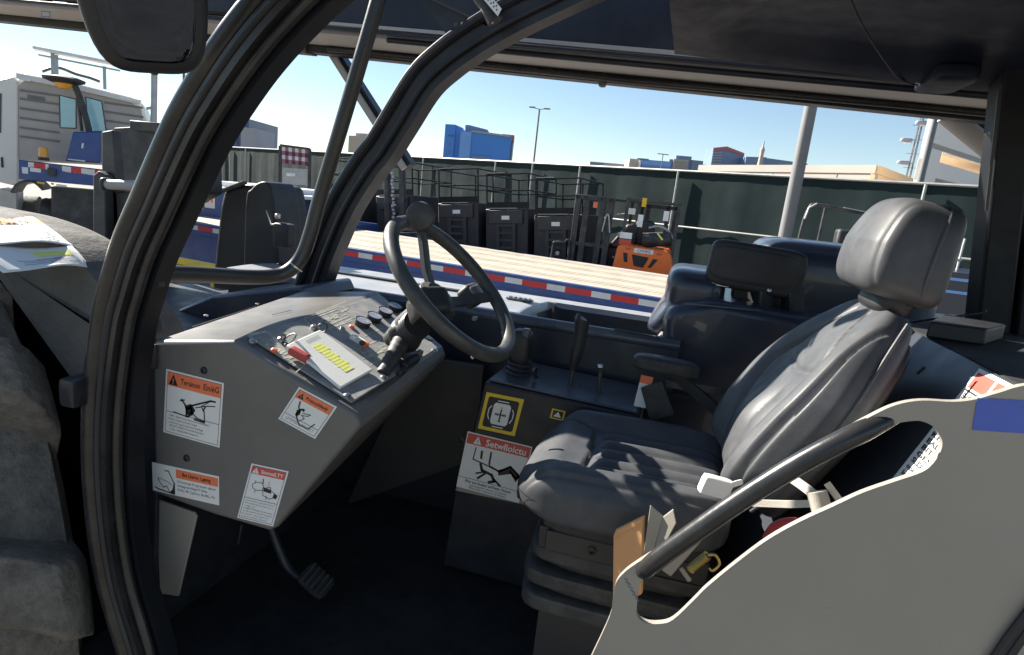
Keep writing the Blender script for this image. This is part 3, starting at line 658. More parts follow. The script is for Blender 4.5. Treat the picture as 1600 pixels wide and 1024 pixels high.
d.stroke([(.18, .24), (.17, .45), (.52, .52)], .0035); d.stroke([(.28, .28), (.29, .40)], .007); d.stroke([(.42, .26), (.43, .47)], .0055); d.stroke([(.44, .50), (.60, .55), (.75, .42), (.90, .53), (.88, .60), (.76, .50)], .006); d.poly([(.58, .53), (.76, .41), (.92, .53), (.88, .66), (.78, .54), (.60, .62)], 'ink', 2)
d.stroke([(.30, .50), (.34, .60), (.50, .64), (.56, .74), (.48, .86-.08)], .0085); d.stroke([(.38, .62), (.26, .68)], .005); d.stroke([(.40, .64), (.30, .76)], .0065); d.stroke([(.54, .70), (.66, .79)], .007)
d.text('Prior tow foodors wıf Pınok ı Poonce', .12, .875, .048, wu=.72, bold=.02); d.text('(snvoonnnr. nnooc to lsoonl', .20, .93, .040, wu=.58); d.text('Nuoonn. voooon (rısoooi', .20, .975, .040, wu=.58)
d.build(o_co, 'warning_sticker', label='large red header warning sticker with crush pictogram')
for c in ([(863, 638), (884, 643), (859, 653)], [(906, 645), (922, 649), (903, 658)]):
    d = Decal(*[CS(*q) for q in c], 'sticker_yellow'); d.rect(.12, .12, .88, .88, 'ink', 1); d.poly([(.5, .2), (.8, .75), (.2, .75)], 'sticker_white', 2); d.build(o_co, 'lever_sticker')
k = MB('black_paint'); k.lathe(CQ(721, 687), (0, -1, 0), [(.009, 0), (.009, .003), (.005, .004), (.004, .001)]); k.build('console_bolt', o_co)
# joystick
jb = PY(806, 598, YC+.13)
k = MB('plastic'); k.lathe(jb+Vector((0, 0, -.015)), (.08, 0, 1), [(.056, 0), (.056, .014), (.050, .022), (.050, .026), (.046, .034), (.040, .038)] + [(.040-.0012*i+(.0035 if i % 2 else 0), .042+.007*i) for i in range(9)], seg=30)
o_j = k.build('joystick', TH)
k = MB('plastic'); k.rbox(Matrix.Translation(jb+Vector((.004, 0, .115))), (.033, .036, .055), 4, 10); k.rbox(Matrix.Translation(jb+Vector((.02, -.02, .165))), (.012, .012, .014), 5, 6, 'hood_paint'); k.build('joystick_grip', o_j)
k = MB('dark_steel'); pts = crom([PY(836, 586, YC+.1), PY(838, 575, YC+.08), PY(833, 580, YC+.07), PY(838, 590, YC+.09)], 5); k.tube(pts, .005); k.build('joystick_cable', o_j)
# levers
for nm, (a, b, c_, d_), rr_ in (('gear_lever', ((887, 628), (895, 578), (899, 560), (910, 502)), .017), ('small_lever', ((933, 632), (938, 582), (938, 580), (938.5, 574)), .0075)):
    Yl = YC+.12; k = MB('dark_steel'); k.tube([PY(*a, Yl), PY(*b, Yl)], .0065); ol = k.build(nm, TH)
    k = MB('plastic')
    if rr_ > .01:
        pth = crom([PY(*b, Yl), PY(*c_, Yl), PY(906, 530, Yl), PY(*d_, Yl), PY(911, 498, Yl)], 5); k.tube(pth, rr_, seg=16, scale=[.6+.5*sm(i/(len(pth)-1), 0, .35)+.25*sm(i/(len(pth)-1), .5, .8)-.5*sm(i/(len(pth)-1), .93, 1.0) for i in range(len(pth))])
    else: k.tube([PY(*b, Yl), PY(*d_, Yl)], .0085); k.rbox(Matrix.Translation(PY(938, 573, Yl)), (.009, .009, .006), 3, 6, 'steel')
    k.build('lever_grip', ol)
    k = MB('plastic'); k.rbox(Matrix.Translation(PY(*a, Yl)), (.020, .016, .020), 6, 6); k.build('lever_boot', ol)

# ---- seat
SA = rad(1.5); hip = Vector((.165, 1.385, 1.53))
SF = Matrix.Translation(hip) @ Matrix(((-math.cos(SA), math.sin(SA), 0, 0), (-math.sin(SA), -math.cos(SA), 0, 0), (0, 0, 1, 0), (0, 0, 0, 1)))
TILT = Matrix.Rotation(rad(1.0), 4, 'Y')
CM = SF @ TILT
W2 = .236; CL = .232; CX, CZ = .220, -.040
def groove(d, w_): return math.exp(-(d/w_)**2)
def cushion(x, y, z):
    u = x/CL; v = y/W2
    nar = 1-.09*sm(u, .5, 1.0)-.05*sm(-u, .5, 1); y2 = y*nar
    if z > 0:
        z += .026*sm(abs(v), .50, .78)*sm(1.0-abs(v), 0, .14)*sm(1-u, 0, .45)-.012*(1-sm(abs(v), .35, .6))*sm(.9-u, 0, .5)
        z -= .030*sm(u, .62, 1.0)
        # rounded ribs in the middle of the seat pan, fanning into two seams at the front
        if u < .32:
            k = sm(.30-u, 0, .07)*sm(u+1, .02, .15)
            if abs(v) < .50: z += .021*k*(abs(math.cos((v/.50)*math.pi*2.0))**.55-.50)
        for sgn in (-1, 1):
            lv = sgn*(.50+.40*max(0, u-.25)); z -= .011*groove(v-lv, .028)*sm(1-u, .02, .15)
        z -= .010*groove(u-.34-.10*abs(v), .030)*(1-sm(abs(v), .45, .55))
        z -= .006*groove(abs(v)-.90, .02)
    else:
        z *= 1-.30*sm(u, .5, 1)
    return (x, y2, z)
k = MB('leather'); k.rbox(CM @ Matrix.Translation((CX, 0, CZ)), (CL, W2, .054), 5.5, 72, deform=cushion)
o_cu = k.build('seat_cushion', None, smooth=60)
o_seat = MB('plastic')
o_seat.rbox(SF @ Matrix.Translation((.20, 0, -.105)), (.19, .20, .022), 8, 8)
o_seat.boxmm((.02, -.19, -.17), (.38, .19, -.115), 'plastic', SF)
SEATO = o_seat.build('seat', TH, bevel=.010)
o_cu.parent = SEATO
def ctop(x, y, z): return CM @ Vector((x+CX, y, z+CZ))
pts = []
for i in range(50):
    t = i/49; u = -.90+1.80*t; pts.append(ctop(u*CL, -W2*(1.0-.09*sm(u, .5, 1.0)-.05*sm(-u, .5, 1))*(1-abs(u)**7*.06), -.006))
k = MB('leather'); k.tube(pts, .0034, 'leather', seg=8); k.build('cushion_piping', SEATO)
REC = rad(28)
BM = SF @ Matrix.Translation((.022, 0, .040)) @ Matrix.Rotation(-REC, 4, 'Y')
BH = .238
def back(x, y, z):
    u = z/BH; v = y/.236
    k = 1-.40*sm(u, -.10, 1.10)+.02; y2 = y*k*(1-.10*sm(-u, .55, 1.0))
    if x > 0:
        x += .036*sm(abs(v), .42, .78)*sm(1-abs(v), 0, .13)*(1-.80*sm(u, -.2, .9))+.020*groove(u+.45, .35)*(1-abs(v))-.016*sm(u, .4, 1)
        if abs(v) < .46 and -.85 < u < .10: x += .011*sm(.10-u, 0, .35)*sm(u+.85, 0, .15)*(abs(math.cos((v/.46)*math.pi*1.5*(1+.25*u)))**.6-.6)
        for sg in (-1, 1):
            lv = sg*(.44+.16*sm(u, -.8, .0)-.34*sm(u, .0, .95)); x -= .010*groove(v-lv, .026)*sm(.95-u, 0, .2)
            x -= .006*groove(abs(v)-.90, .02)
        x -= .006*groove(u-.12-.2*abs(v), .03)*(1-sm(abs(v), .35, .5))
    return (x, y2, z)
k = MB('leather'); k.rbox(BM @ Matrix.Translation((-.048, 0, BH*.98)), (.050, .236, BH), 4.6, 72, deform=back); o_bk = k.build('seat_backrest', SEATO, smooth=60)
for sgn in (-1, 1):
    k = MB('leather'); pts = []
    for i in range(50):
        u = -.93+1.87*i/49; q = back(0, sgn*.2355*(1-.07*abs(u)**6), u*BH); pts.append(BM @ Vector((q[0]-.052, q[1], q[2]+BH*.98)))
    k.tube(pts, .0034, seg=8); k.build('backrest_piping', SEATO)
HHX, HHY, HHZ = .072, .130, .096
def head(x, y, z):
    u = z/HHZ; v = y/HHY; k = 1-.13*u-.06*u*u
    if x > 0: x += .012*(1-v*v)-.004*groove(abs(v)-.88, .03)
    return (x*(1-.20*max(u, 0))-.012*u*u, y*k, z)
HM = SF @ Matrix.Translation((-.238, 0, .548)) @ Matrix.Rotation(rad(-11), 4, 'Y')
k = MB('leather'); k.rbox(HM, (HHX, HHY, HHZ), 5.5, 40, deform=head); o_hd = k.build('headrest', SEATO, smooth=60)
k = MB('leather'); pts = []
for i in range(72):
    t = 2*math.pi*i/72; c_, s_ = math.cos(t), math.sin(t); r_ = (abs(c_)**4.4+abs(s_)**4.4)**(-1/4.4); q = head(-.022, (HHY+.001)*c_*r_, (HHZ+.001)*s_*r_); pts.append(HM @ Vector(q))
k.tube(pts, .0034, seg=8, closed=True); k.build('headrest_piping', SEATO)
k = MB('plastic'); k.rbox(SF @ Matrix.Translation((-.245, 0, .455)) @ Matrix.Rotation(-REC, 4, 'Y'), (.035, .085, .045), 4, 8); k.build('headrest_bracket', SEATO)
k = MB('plastic'); k.rbox(BM @ Matrix.Translation((-.094, 0, BH*.90)), (.026, .20, BH*.93), 5, 16, deform=lambda x, y, z: (x, y*(1-.34*sm(z/BH, -.1, 1)), z)); k.build('backrest_shell', SEATO)
# suspension base
k = MB('plastic_soft')
for (z, hx, hy, hz, zz) in ((-.185, .205, .19, .020, 8), (-.212, .185, .175, .012, 5), (-.240, .215, .20, .022, 8), (-.270, .190, .18, .012, 5), (-.300, .215, .20, .024, 8), (-.330, .19, .18, .012, 5)):
    k.rbox(SF @ Matrix.Translation((.195, 0, z)), (hx, hy, hz), zz, 14)
k.boxmm((.02, -.16, -.60), (.36, .16, -.335), 'plastic', SF); k.build('suspension_base', SEATO)
k = MB('taupe_dark'); k.boxmm((.13, .191, -.165), (.36, .199, -.118), None, SF); k.build('seat_side_plate', SEATO, bevel=.002)
k = MB('black_paint'); k.lathe(SF @ Vector((.26, .199, -.140)), SF.to_3x3() @ Vector((0, 1, 0)), [(.009, 0), (.009, .004), (.005, .005), (.004, .002)]); k.build('seat_bolt', SEATO)
# armrest on the far side
ac = PY(1041, 572, 1.716)
k = MB('plastic_soft'); k.rbox(Matrix.Translation(ac) @ Matrix.Rotation(rad(2), 4, 'Y') @ Matrix.Rotation(SA, 4, 'Z'), (.092, .034, .023), 4, 14); k.bar(ac+Vector((.02, .03, -.02)), PY(1130, 650, 1.716), .02, .03, 'plastic'); k.bar(PY(1040, 600, 1.738), PY(1140, 612, 1.738), .01, .02, 'dark_steel'); o_ar = k.build('armrest', SEATO)
# seat belt of pale webbing
k = MB('strap'); k.sweep(crom([PY(1175, 786, 1.100), PY(1235, 788, 1.056), PY(1268, 787, 1.023)], 4), [(-.006, -.002), (.006, -.002), (.006, .002), (-.006, .002)], up=(0, 0, 1))
k.sweep(crom([PY(1222, 738, 1.122), PY(1248, 755, 1.078), PY(1275, 775, 1.034)], 4), [(-.008, -.002), (.008, -.002), (.008, .002), (-.008, .002)], up=(0, 0, 1))
k.tube([PY(1276, 768, 1.023), PY(1285, 800, 1.012)], .016, seg=16); k.sweep([PY(1292, 755, 1.023), PY(1312, 782, 1.012)], [(-.005, -.002), (.005, -.002), (.005, .002), (-.005, .002)]); k.build('seat_belt', SEATO)
k = MB('red_cloth'); k.tube(crom([PY(1198, 842, 1.045), PY(1210, 824, 1.045), PY(1228, 817, 1.045), PY(1246, 816, 1.045)], 5), .008); k.build('belt_release', SEATO)

# ---- right-hand wall of the cab and engine hood beyond it
YW = 1.98
zw = 1.697
ST = [-1.7, -1.3, -.95, -.6, -.2, .03]
prof = [(YW, .85), (YW, zw-.03), (YW+.006, zw-.012), (YW+.022, zw-.002), (YW+.05, zw+.0)]
k = MB('wall_paint')
vs = []; 
for x in ST: vs += [(x, y, z) for (y, z) in prof]
m_ = len(prof); fs = [(i*m_+j, i*m_+j+1, (i+1)*m_+j+1, (i+1)*m_+j) for i in range(len(ST)-1) for j in range(m_-1)]
k.add(vs, fs); o_wall = k.build('cab_side_wall', TH, smooth=60)
k = MB('hood_paint'); k.tube([(-1.7, YW+.018, zw-.012), (.03, YW+.018, zw-.012)], .022, seg=16); k.build('wall_lit_lip', o_wall)  # lighter bluish paint puts the sky's sheen on the wall's rounded lip
k = MB('plastic'); k.bar(PY(700, 588, YW-.01), PY(1080, 622, YW-.01), .012, .02, up=(0, 0, 1)); k.bar(PY(960, 515, YW-.004), PY(1030, 528, YW-.004), .004, .006, up=(0, 0, 1)); k.build('wall_moulding', o_wall)
# hood top with a tray, then falling away
k = MB('hood_dusty'); nx, ny = 130, 96; vs = []; fs = []; f2 = []
tx0, tx1 = PZ(852, 470, zw).x, PZ(1026, 505, zw).x
for i in range(nx+1):
    for j in range(ny+1):
        x = -1.75+(.06+1.75)*i/nx; y = YW+.045+(2.82-YW-.045)*j/ny
        z = zw+.002+.008*math.sin(min(1, (y-YW)/.5)*math.pi*.6)-.035*sm(y, 2.1, 2.7)-.30*sm(y, 2.66, 2.82)**1.3
        dp = .13*sm(x, tx0-.01, tx0+.05)*sm(tx1+.02-x, 0, .03)*sm(y, YW+.055, YW+.07)*sm(2.52-y, 0, .025); z -= dp
        vs.append((x, y, z))
for i in range(nx):
    for j in range(ny):
        a = i*(ny+1)+j; (fs if min(vs[a][2], vs[a+1][2], vs[a+ny+1][2], vs[a+ny+2][2]) > zw-.07 or vs[a][1] > 2.6 else f2).append((a, a+1, a+ny+2, a+ny+1))
k.add(vs, fs); k.add(vs, f2, 'plastic'); o_hood = k.build('engine_hood', TH, smooth=60)
k = MB('black_paint'); k.bar((-1.7, 2.30, zw+.004), (-.72, 2.30, zw+.004), .03, .012); k.build('hood_gasket', o_hood)
k = MB('steel'); M = Matrix.Translation(PZ(812, 468, zw+.006)); k.rbox(M, (.055, .022, .004), 6, 5, 'dark_steel')
for i in range(5): k.rbox(M @ Matrix.Translation((-.04+.02*i, 0, .005)), (.006, .016, .003), 5, 4)
k.build('hood_latch', o_hood)
k = MB('black_paint'); k.boxmm((-1.7, 2.76, .6), (.05, 2.8, 1.40)); k.build('hood_side', o_hood)

# rear engine cover: two swelling humps beyond the seat
k = MB('cover_paint')
k.prism([PY(x, y, 2.013) for x, y in ((1022, 720), (1036, 500), (1044, 480), (1120, 470), (1330, 510), (1700, 540), (1700, 760))], (0, .5, 0))
o_ec = k.build('rear_engine_cover', TH, bevel=.035, bseg=5)
k = MB('cover_paint'); M = Matrix.Translation(PY(1082, 468, 2.310)); k.rbox(M, (.10, .20, .12), 5.5, 16, deform=lambda x, y, z: (x+(.5*z if x < 0 and z < 0 else 0)+.0, y, z)); k.build('cover_hump', o_ec)
k = MB('cover_paint'); M = Matrix.Translation(PY(1300, 494, 2.420)); k.rbox(M, (.27, .22, .26), 6, 18, deform=lambda x, y, z: (x+(-.25*z if x < 0 else 0), y, z)); k.build('cover_hump', o_ec)
k = MB('hood_paint'); k.bar(PY(1068, 474, 2.009), PY(1190, 486, 2.009), .004, .004); k.build('cover_crease', o_ec)
# dark screen housing standing on the cover
c = PY(1180, 420, 2.145)
k = MB('plastic'); SMx = Matrix.Translation(c) @ Matrix.Rotation(rad(3), 4, 'Y'); k.rbox(SMx, (.150, .03, .078), 7, 12); o_sc = k.build('display_housing', TH)
k = MB('black_paint'); k.rbox(SMx @ Matrix.Translation((-.01, -.028, .004)), (.125, .006, .056), 8, 8); k.build('display_panel', o_sc)
k = MB('plastic'); k.boxmm(c+Vector((-.05, .06, -.22)), c+Vector((.26, .16, -.03))); k.bar(c+Vector((.03, .01, -.06)), c+Vector((.05, .02, -.20)), .08, .05); k.bar(c+Vector((.12, .0, -.05)), c+Vector((.16, .02, -.2)), .06, .05); k.build('display_foot', o_sc, bevel=.006)
k = MB('trailer_white'); k.bar(PY(1112, 443, 2.123), PY(1139, 447, 2.123), .008, .009); k.build('display_label', o_sc)
k = MB('steel'); k.lathe(PY(1202, 454, 2.035), (0, -1, .2), [(.006, 0), (.006, .004), (.003, .006)]); k.build('display_screw', o_sc)

# ---- rear bulkhead that leans back beside the seat, shelf behind it
b0 = PY(1428, 517, 1.595); b1 = PP(1620, 612, b0, (1, 0, 0)); b1.z = b0.z; bnrm = Vector((-math.cos(rad(33)), 0, math.sin(rad(33)))); down = Vector((-math.sin(rad(33)), 0, -math.cos(rad(33))))
k = MB('bulkhead'); k.prism([b0, b1, b1+down*.8, b0+down*.8], -bnrm*.006); o_bu = k.build('rear_bulkhead', TH, bevel=.002)
k = MB('seat_plate'); e = (b1-b0).normalized(); k.prism([b0-e*.03, b0+e*.010, b0+e*.004+down*.8, b0-e*.026+down*.8], bnrm*.012); k.build('bulkhead_strip', o_bu, bevel=.002)
k = MB('plastic'); sp = PP(1440, 578, b0, bnrm)+bnrm*.001; k.bar(sp-down*.008, sp+down*.012, .006, .003, up=bnrm); k.build('bulkhead_slot', o_bu)
def BQ(x, y): return PP(x, y, b0+bnrm*.0006, bnrm)
TL = BQ(1531, 576); TR = BQ(1598, 610); BL = BQ(1392, 752)
TR = TL+(TR-TL); d = Decal(TL, TR, TL+(TR-TL).normalized().cross(bnrm)*(-1)*(BL-TL).length if False else BL)
d.rect(.05, .03, .48, .16, 'sticker_red', 1); d.rect(.54, .03, .97, .16, 'sticker_red', 1); d.rect(.05, .175, .97, .19, 'ink', 1)  # orange blocks toned down to red, shade put into their colour
rows = ['EVGENI AREL', 'nonl. laoonou', 'ooon rlooon von', 'moon FASTEN', 'HOO FLOA', 'MOT RTEN', 'KELEE 2', 'EADNAO', 'BIT F‑nr', 'GESEERI', 'SLD NTEI', 'oonv Dnoon', 'loono VRon', 'ANOO noon']
for i, t in enumerate(rows): d.text(t, .08, .25+.055*i, .036 if i else .045, wu=.70+.2*((i*37) % 5)/5, k=1, bold=.035)
d.poly([(.78, .70), (.95, .62), (.95, .72), (.84, .76)], 'ink', 1); d.build(o_bu, 'instruction_sticker', label='white instruction sticker with two orange blocks on top')
k = MB('rubber_mat'); sz = b0.z; k.boxmm((b0.x+.004, 1.02, sz-.03), (1.6, 1.83, sz-.001)); k.build('rear_shelf', TH, bevel=.006)
k = MB('black_paint'); k.bar((b0.x+.02, 1.1, sz-.2), (b0.x+.9, 1.1, sz-.2), .02, .3); k.boxmm((b0.x+.02, 1.72, .95), (1.6, 1.86, sz-.03)); k.build('rear_body', TH)
k = MB('tube_paint'); k.tube(crom([PY(1395, 508, 1.760), PY(1450, 500, 1.760), PY(1530, 490, 1.760), PY(1540, 484, 1.760)], 5), .003); k.build('cable', TH)

# ---- door panel in the near lower right with its grab handle
def DQ(x, y, dy=0.0): return PY(x, y, .88+dy)
outer = [(890, 1100), (925, 1024), (952, 965), (958, 935), (962, 912), (974, 896), (995, 880), (1060, 838), (1190, 748), (1300, 684), (1362, 650), (1400, 633), (1440, 626), (1490, 628), (1525, 624), (1560, 614), (1620, 600), (1800, 590), (1900, 1100)]
hole = [(996, 938), (995, 962), (1008, 973), (1030, 975), (1052, 968), (1085, 937), (1105, 917), (1150, 880), (1200, 843), (1250, 815), (1300, 792), (1348, 770), (1400, 752), (1440, 738), (1458, 724), (1470, 705), (1472, 688), (1462, 670), (1445, 660), (1428, 658), (1395, 664), (1340, 686), (1240, 738), (1120, 812), (1060, 852), (1024, 884), (1005, 905), (997, 922)]
def smoothpoly(P, keep):
    out = crom([Vector((x, y, 0)) for x, y in P], 4, closed=True); return [(p.x, p.y) for p in out]
bmx = bmesh.new()
def loop(pts, y):
    vs_ = [bmx.verts.new(PY(px_, py_, y)) for px_, py_ in pts]
    return [bmx.edges.new((vs_[i], vs_[(i+1) % len(vs_)])) for i in range(len(vs_))]
oc = crom([Vector((x, y, 0)) for x, y in outer[1:-1]], 4); op = [outer[0]]+[(p.x, p.y) for p in oc]+[outer[-1]]
hp = smoothpoly(hole, None)
ed = loop(op, .88)+loop(hp, .88)
bmesh.ops.triangle_fill(bmx, use_beauty=True, use_dissolve=False, edges=ed)
ret = bmesh.ops.extrude_face_region(bmx, geom=list(bmx.faces))
bmesh.ops.translate(bmx, verts=[v for v in ret['geom'] if isinstance(v, bmesh.types.BMVert)], vec=(0, .010, 0))
bmesh.ops.recalc_face_normals(bmx, faces=bmx.faces)
me = bpy.data.meshes.new('door_panel'); bmx.to_mesh(me); bmx.free(); me.materials.append(MATS['door_grey'])
o_dp = bpy.data.objects.new('door_panel', me); COL.objects.link(o_dp); o_dp.parent = TH; ROOTLOC['door_panel'] = Vector((0, 0, 0))
bv = o_dp.modifiers.new('bevel', 'BEVEL'); bv.width = .0032; bv.segments = 2; bv.limit_method = 'ANGLE'; bv.angle_limit = rad(60)
k = MB('tube_paint'); hpts = crom([DQ(1000, 897, .010), DQ(1012, 888, -.002), DQ(1035, 868, -.010), DQ(1085, 832, -.012), DQ(1160, 780, -.012), DQ(1240, 730, -.012), DQ(1310, 692, -.010), DQ(1365, 666, .002), DQ(1405, 650, .014)], 6); nh = len(hpts)
k.tube(hpts, .0148, 'tube_paint', seg=20, scale=[.55+.45*sm(i/(nh-1), 0, .12)-.45*sm(i/(nh-1), .82, 1) for i in range(nh)]); k.build('grab_handle', o_dp)
d = Decal(DQ(1527, 622, -.0006), DQ(1640, 628, -.0006), DQ(1519, 672, -.0006), 'blue_tape', .0004); d.build(o_dp, 'blue_tape', label='strip of plain blue tape across the door panel')
k = MB('ink_grey'); 
for i in range(16): x = 985-8+i*1.3; y = 905+i*2.2+3*math.sin(i*2.1); k.box(DQ(x, y, -.0008), (.002+.002*random.random(), .0004, .0015))
k.build('scuff_marks', o_dp, smooth=0)
k = MB('plastic'); 
for dx in (0, 18): k.tube([DQ(1548+dx, 1040, -.006), DQ(1576+dx, 998, -.006), DQ(1640+dx, 915, -.006)], .0065, seg=10)
k.build('edge_seal', o_dp)
# bent grey bracket behind the handle
k = MB('door_grey'); k.prism([PY(1004, 875, 1.045), PY(1016, 790, 1.045), PY(1037, 808, 1.045), PY(1022, 860, 1.045)], (.0, .004, 0)); k.prism([PY(1022, 860, 1.045), PY(1036, 808, 1.045), PY(1052, 796, 1.023), PY(1057, 818, 1.023), PY(1040, 850, 1.034)], (0, .004, 0))
k.prism([PY(1026, 886, 0.990), PY(1090, 825, 0.990), PY(1100, 842, 0.990), PY(1048, 902, 0.990)], (0, .012, 0)); k.bar(PY(1064, 888, 1.023), PY(1078, 908, 1.023), .006, .008); k.build('latch_bracket', TH, bevel=.002)

# ---- front fenders, tyre
FPROF = [(-2.75, 1.70), (-2.6, 1.84), (-2.35, 1.91), (-2.0, 1.93), (-1.75, 1.925), (-1.60, 1.917), (-1.46, 1.890), (-1.36, 1.845), (-1.28, 1.775), (-1.225, 1.715), (-1.19, 1.665), (-1.18, 1.635)]
FC = crom([Vector((x, 0, z)) for x, z in FPROF], 5)
def fz(x):
    for p, q in zip(FC, FC[1:]):
        if p.x <= x <= q.x: return p.z+(q.z-p.z)*(x-p.x)/(q.x-p.x)
    return 0.0
FC += crom([FC[-1], Vector((-1.178, 0, 1.56)), Vector((-1.178, 0, 1.46)), Vector((-1.185, 0, 1.36))], 5)[1:]
CUT = [(-60, 470), (0, 512), (34, 552), (66, 613), (95, 650), (135, 705), (200, 790)]
def project(p):
    v = p-Vector(EYEP); z = v.dot(Vector(f)); return 800+F_PX*v.dot(Vector(cr))/z, 512-F_PX*v.dot(Vector(cu))/z
def cutoff(p):      # the slanted lower end of the fender
    x, y = project(p)
    for (xa, ya), (xb, yb) in zip(CUT, CUT[1:]):
        if xa <= x <= xb: return y > ya+(yb-ya)*(x-xa)/(xb-xa)
    return x < -60
k = MB('fender_rubber'); NY = 26; vs = []; y0, y1 = .78, 1.26; NS = 60
cols = []
for j in range(NY+1):
    t = j/NY; y = y0+(y1-y0)*t; dr = -.03*sm(abs(t-.5)*2, .88, 1)**2
    end = len(FC)-1
    for i, p in enumerate(FC):
        if p.x > -1.75 and cutoff(p+Vector((0, y, 0))): end = i; break
    col = []
    for i in range(NS+1):
        s_ = end*i/NS; i0 = min(int(s_), len(FC)-2); fr_ = s_-i0; p = FC[i0].lerp(FC[i0+1], fr_); tn = (FC[i0+1]-FC[i0]).normalized(); nr = Vector((-tn.z, 0, tn.x))
        col.append((p+nr*dr+Vector((0, y, 0)), p+nr*(dr-.03)+Vector((0, y, 0))))
    cols.append(col)
nv = (NY+1)*(NS+1); vs = [c[i][0] for c in cols for i in range(NS+1)]+[c[i][1] for c in cols for i in range(NS+1)]
q_ = NS+1; fs = []
for j in range(NY):
    for i in range(NS):
        a = j*q_+i; fs += [(a, a+1, a+q_+1, a+q_), (nv+a, nv+a+q_, nv+a+q_+1, nv+a+1)]
    for i in (0, NS): a = j*q_+i; fs.append((a, a+q_, nv+a+q_, nv+a))
for j in (0, NY):
    for i in range(NS): a = j*q_+i; fs.append((a, a+1, nv+a+1, nv+a))
k.add(vs, fs); k.build('front_fender', TH, smooth=50)
k = MB('black_paint'); k.boxmm((-2.4, 1.16, .6), (-1.75, 1.34, 1.15)); k.build('axle_housing', TH, bevel=.03)
def tyre(name, xc, zc, y0, y1, R, rim, steer=0.0):
    SR = Matrix.Translation((xc, (y0+y1)/2, 0)) @ Matrix.Rotation(steer, 4, 'Z') @ Matrix.Translation((-xc, -(y0+y1)/2, 0))
    k = MB('tyre', F=SR); w_ = y1-y0; ym = (y0+y1)/2
    prof = [(rim, -w_*.42), (rim+.08, -w_*.50), (R*.80, -w_*.53), (R*.93, -w_*.47), (R*.955, -w_*.3), (R*.96, 0), (R*.955, w_*.3), (R*.93, w_*.47), (R*.80, w_*.53), (rim+.08, w_*.5), (rim, w_*.42)]
    k.lathe((xc, ym, zc), (0, 1, 0), prof, seg=72)
    o = k.build(name, TH, smooth=50)
    n = 11
    for i in range(n):
        for sg in (-1, 1):
            k = MB('tyre', F=SR); a = 2*math.pi*(i+(.5 if sg > 0 else 0))/n+.12
            pts = []
            for t in range(9):
                s_ = t/8; y = ym+sg*w_*(.06+.45*s_); ang = a+sg*0-.20*s_; rr_ = R*.965+.0-.10*R*sm(s_, .8, 1)
                pts.append(Vector((xc+rr_*math.cos(ang), y, zc+rr_*math.sin(ang))))
            hN = R*.10
            L_ = len(pts); rows = []
            for t, p in enumerate(pts):
                rd = Vector((p.x-xc, 0, p.z-zc)).normalized(); tg = Vector((-rd.z, 0, rd.x)); wd = .062*R/.8+.030*(t/8)
                jg = .005*math.sin(t*2.3+i*1.7+sg); rows.append([p-tg*(wd*1.22+jg)-rd*.03, p-tg*(wd*1.0+jg)+rd*hN*.86, p-tg*wd*.86+rd*hN*1.02, p+rd*hN*(1.06+.04*math.sin(t+i)), p+tg*wd*.86+rd*hN*1.02, p+tg*(wd*1.0-jg)+rd*hN*.80, p+tg*(wd*1.22-jg)-rd*.03])
            q = 7; k.add([v for r_ in rows for v in r_], [(i2*q+j, i2*q+(j+1) % q, (i2+1)*q+(j+1) % q, (i2+1)*q+j) for i2 in range(L_-1) for j in range(q)]+[tuple(range(q))[::-1], tuple(range((L_-1)*q, L_*q))])
            k.build('tread_lug', o, smooth=60, bevel=.022)
    return o
o_ty = tyre('front_tyre', -2.06, .93, .70, 1.30, .87, .40, rad(-24))
# scalloped rubber guard behind the tyre, dusty
# far front fender with its work lamp and the frame tower ahead of the cab
k = MB('plastic'); 
def FQ(x, y): return PY(x, y, 2.585)
pl = crom([FQ(328, 470), FQ(338, 370), FQ(346, 310), FQ(358, 294), (FQ(380, 288)), FQ(405, 287), FQ(418, 295), FQ(424, 330)], 4)+[FQ(428, 470)]
k.prism(pl, (0, .30, 0)); o_ff = k.build('far_fender', TH, bevel=.02, bseg=3)
k = MB('plastic'); pl = crom([FQ(392, 470), FQ(396, 320), FQ(405, 296), FQ(420, 285), FQ(433, 290), FQ(440, 320), FQ(446, 380)], 4)+[FQ(450, 470)]
k.prism([p+Vector((0, -.06, 0)) for p in pl], (0, .2, 0)); k.build('mud_flap', o_ff, bevel=.02, bseg=3)
k = MB('fender_rubber'); k.bar(FQ(344, 300)+Vector((0, -.005, 0)), FQ(385, 285)+Vector((0, -.005, 0)), .03, .02); k.build('fender_lip', o_ff, bevel=.008)
k = MB('plastic'); k.rbox(Matrix.Translation(PY(444, 368, 2.420)), (.045, .03, .056), 7, 8); o_wl = k.build('work_lamp', TH)
k = MB('dark_steel'); k.tube([PY(436, 352, 2.420), PY(425, 352, 2.442), PY(418, 330, 2.475)], .008); k.rbox(Matrix.Translation(PY(434, 338, 2.420)), (.012, .012, .012), 3, 6, 'steel'); k.build('lamp_bracket', o_wl)
k = MB('dark_metal'); TQ = lambda x, y: PY(x, y, 2.365)
k.prism([TQ(158, 206), TQ(176, 203), TQ(180, 255), TQ(190, 420), TQ(160, 420)], (0, .05, 0)); k.prism([TQ(160, 275), TQ(168, 268), TQ(178, 275), TQ(180, 380), TQ(160, 380)], (0, -.05, 0))
k.prism([TQ(176, 300), TQ(270, 298), TQ(300, 210), TQ(316, 240), TQ(319, 302), TQ(290, 318), TQ(240, 330), TQ(235, 420), TQ(176, 420)], (0, .12, 0))
o_ft = k.build('front_frame_tower', TH, bevel=.006)
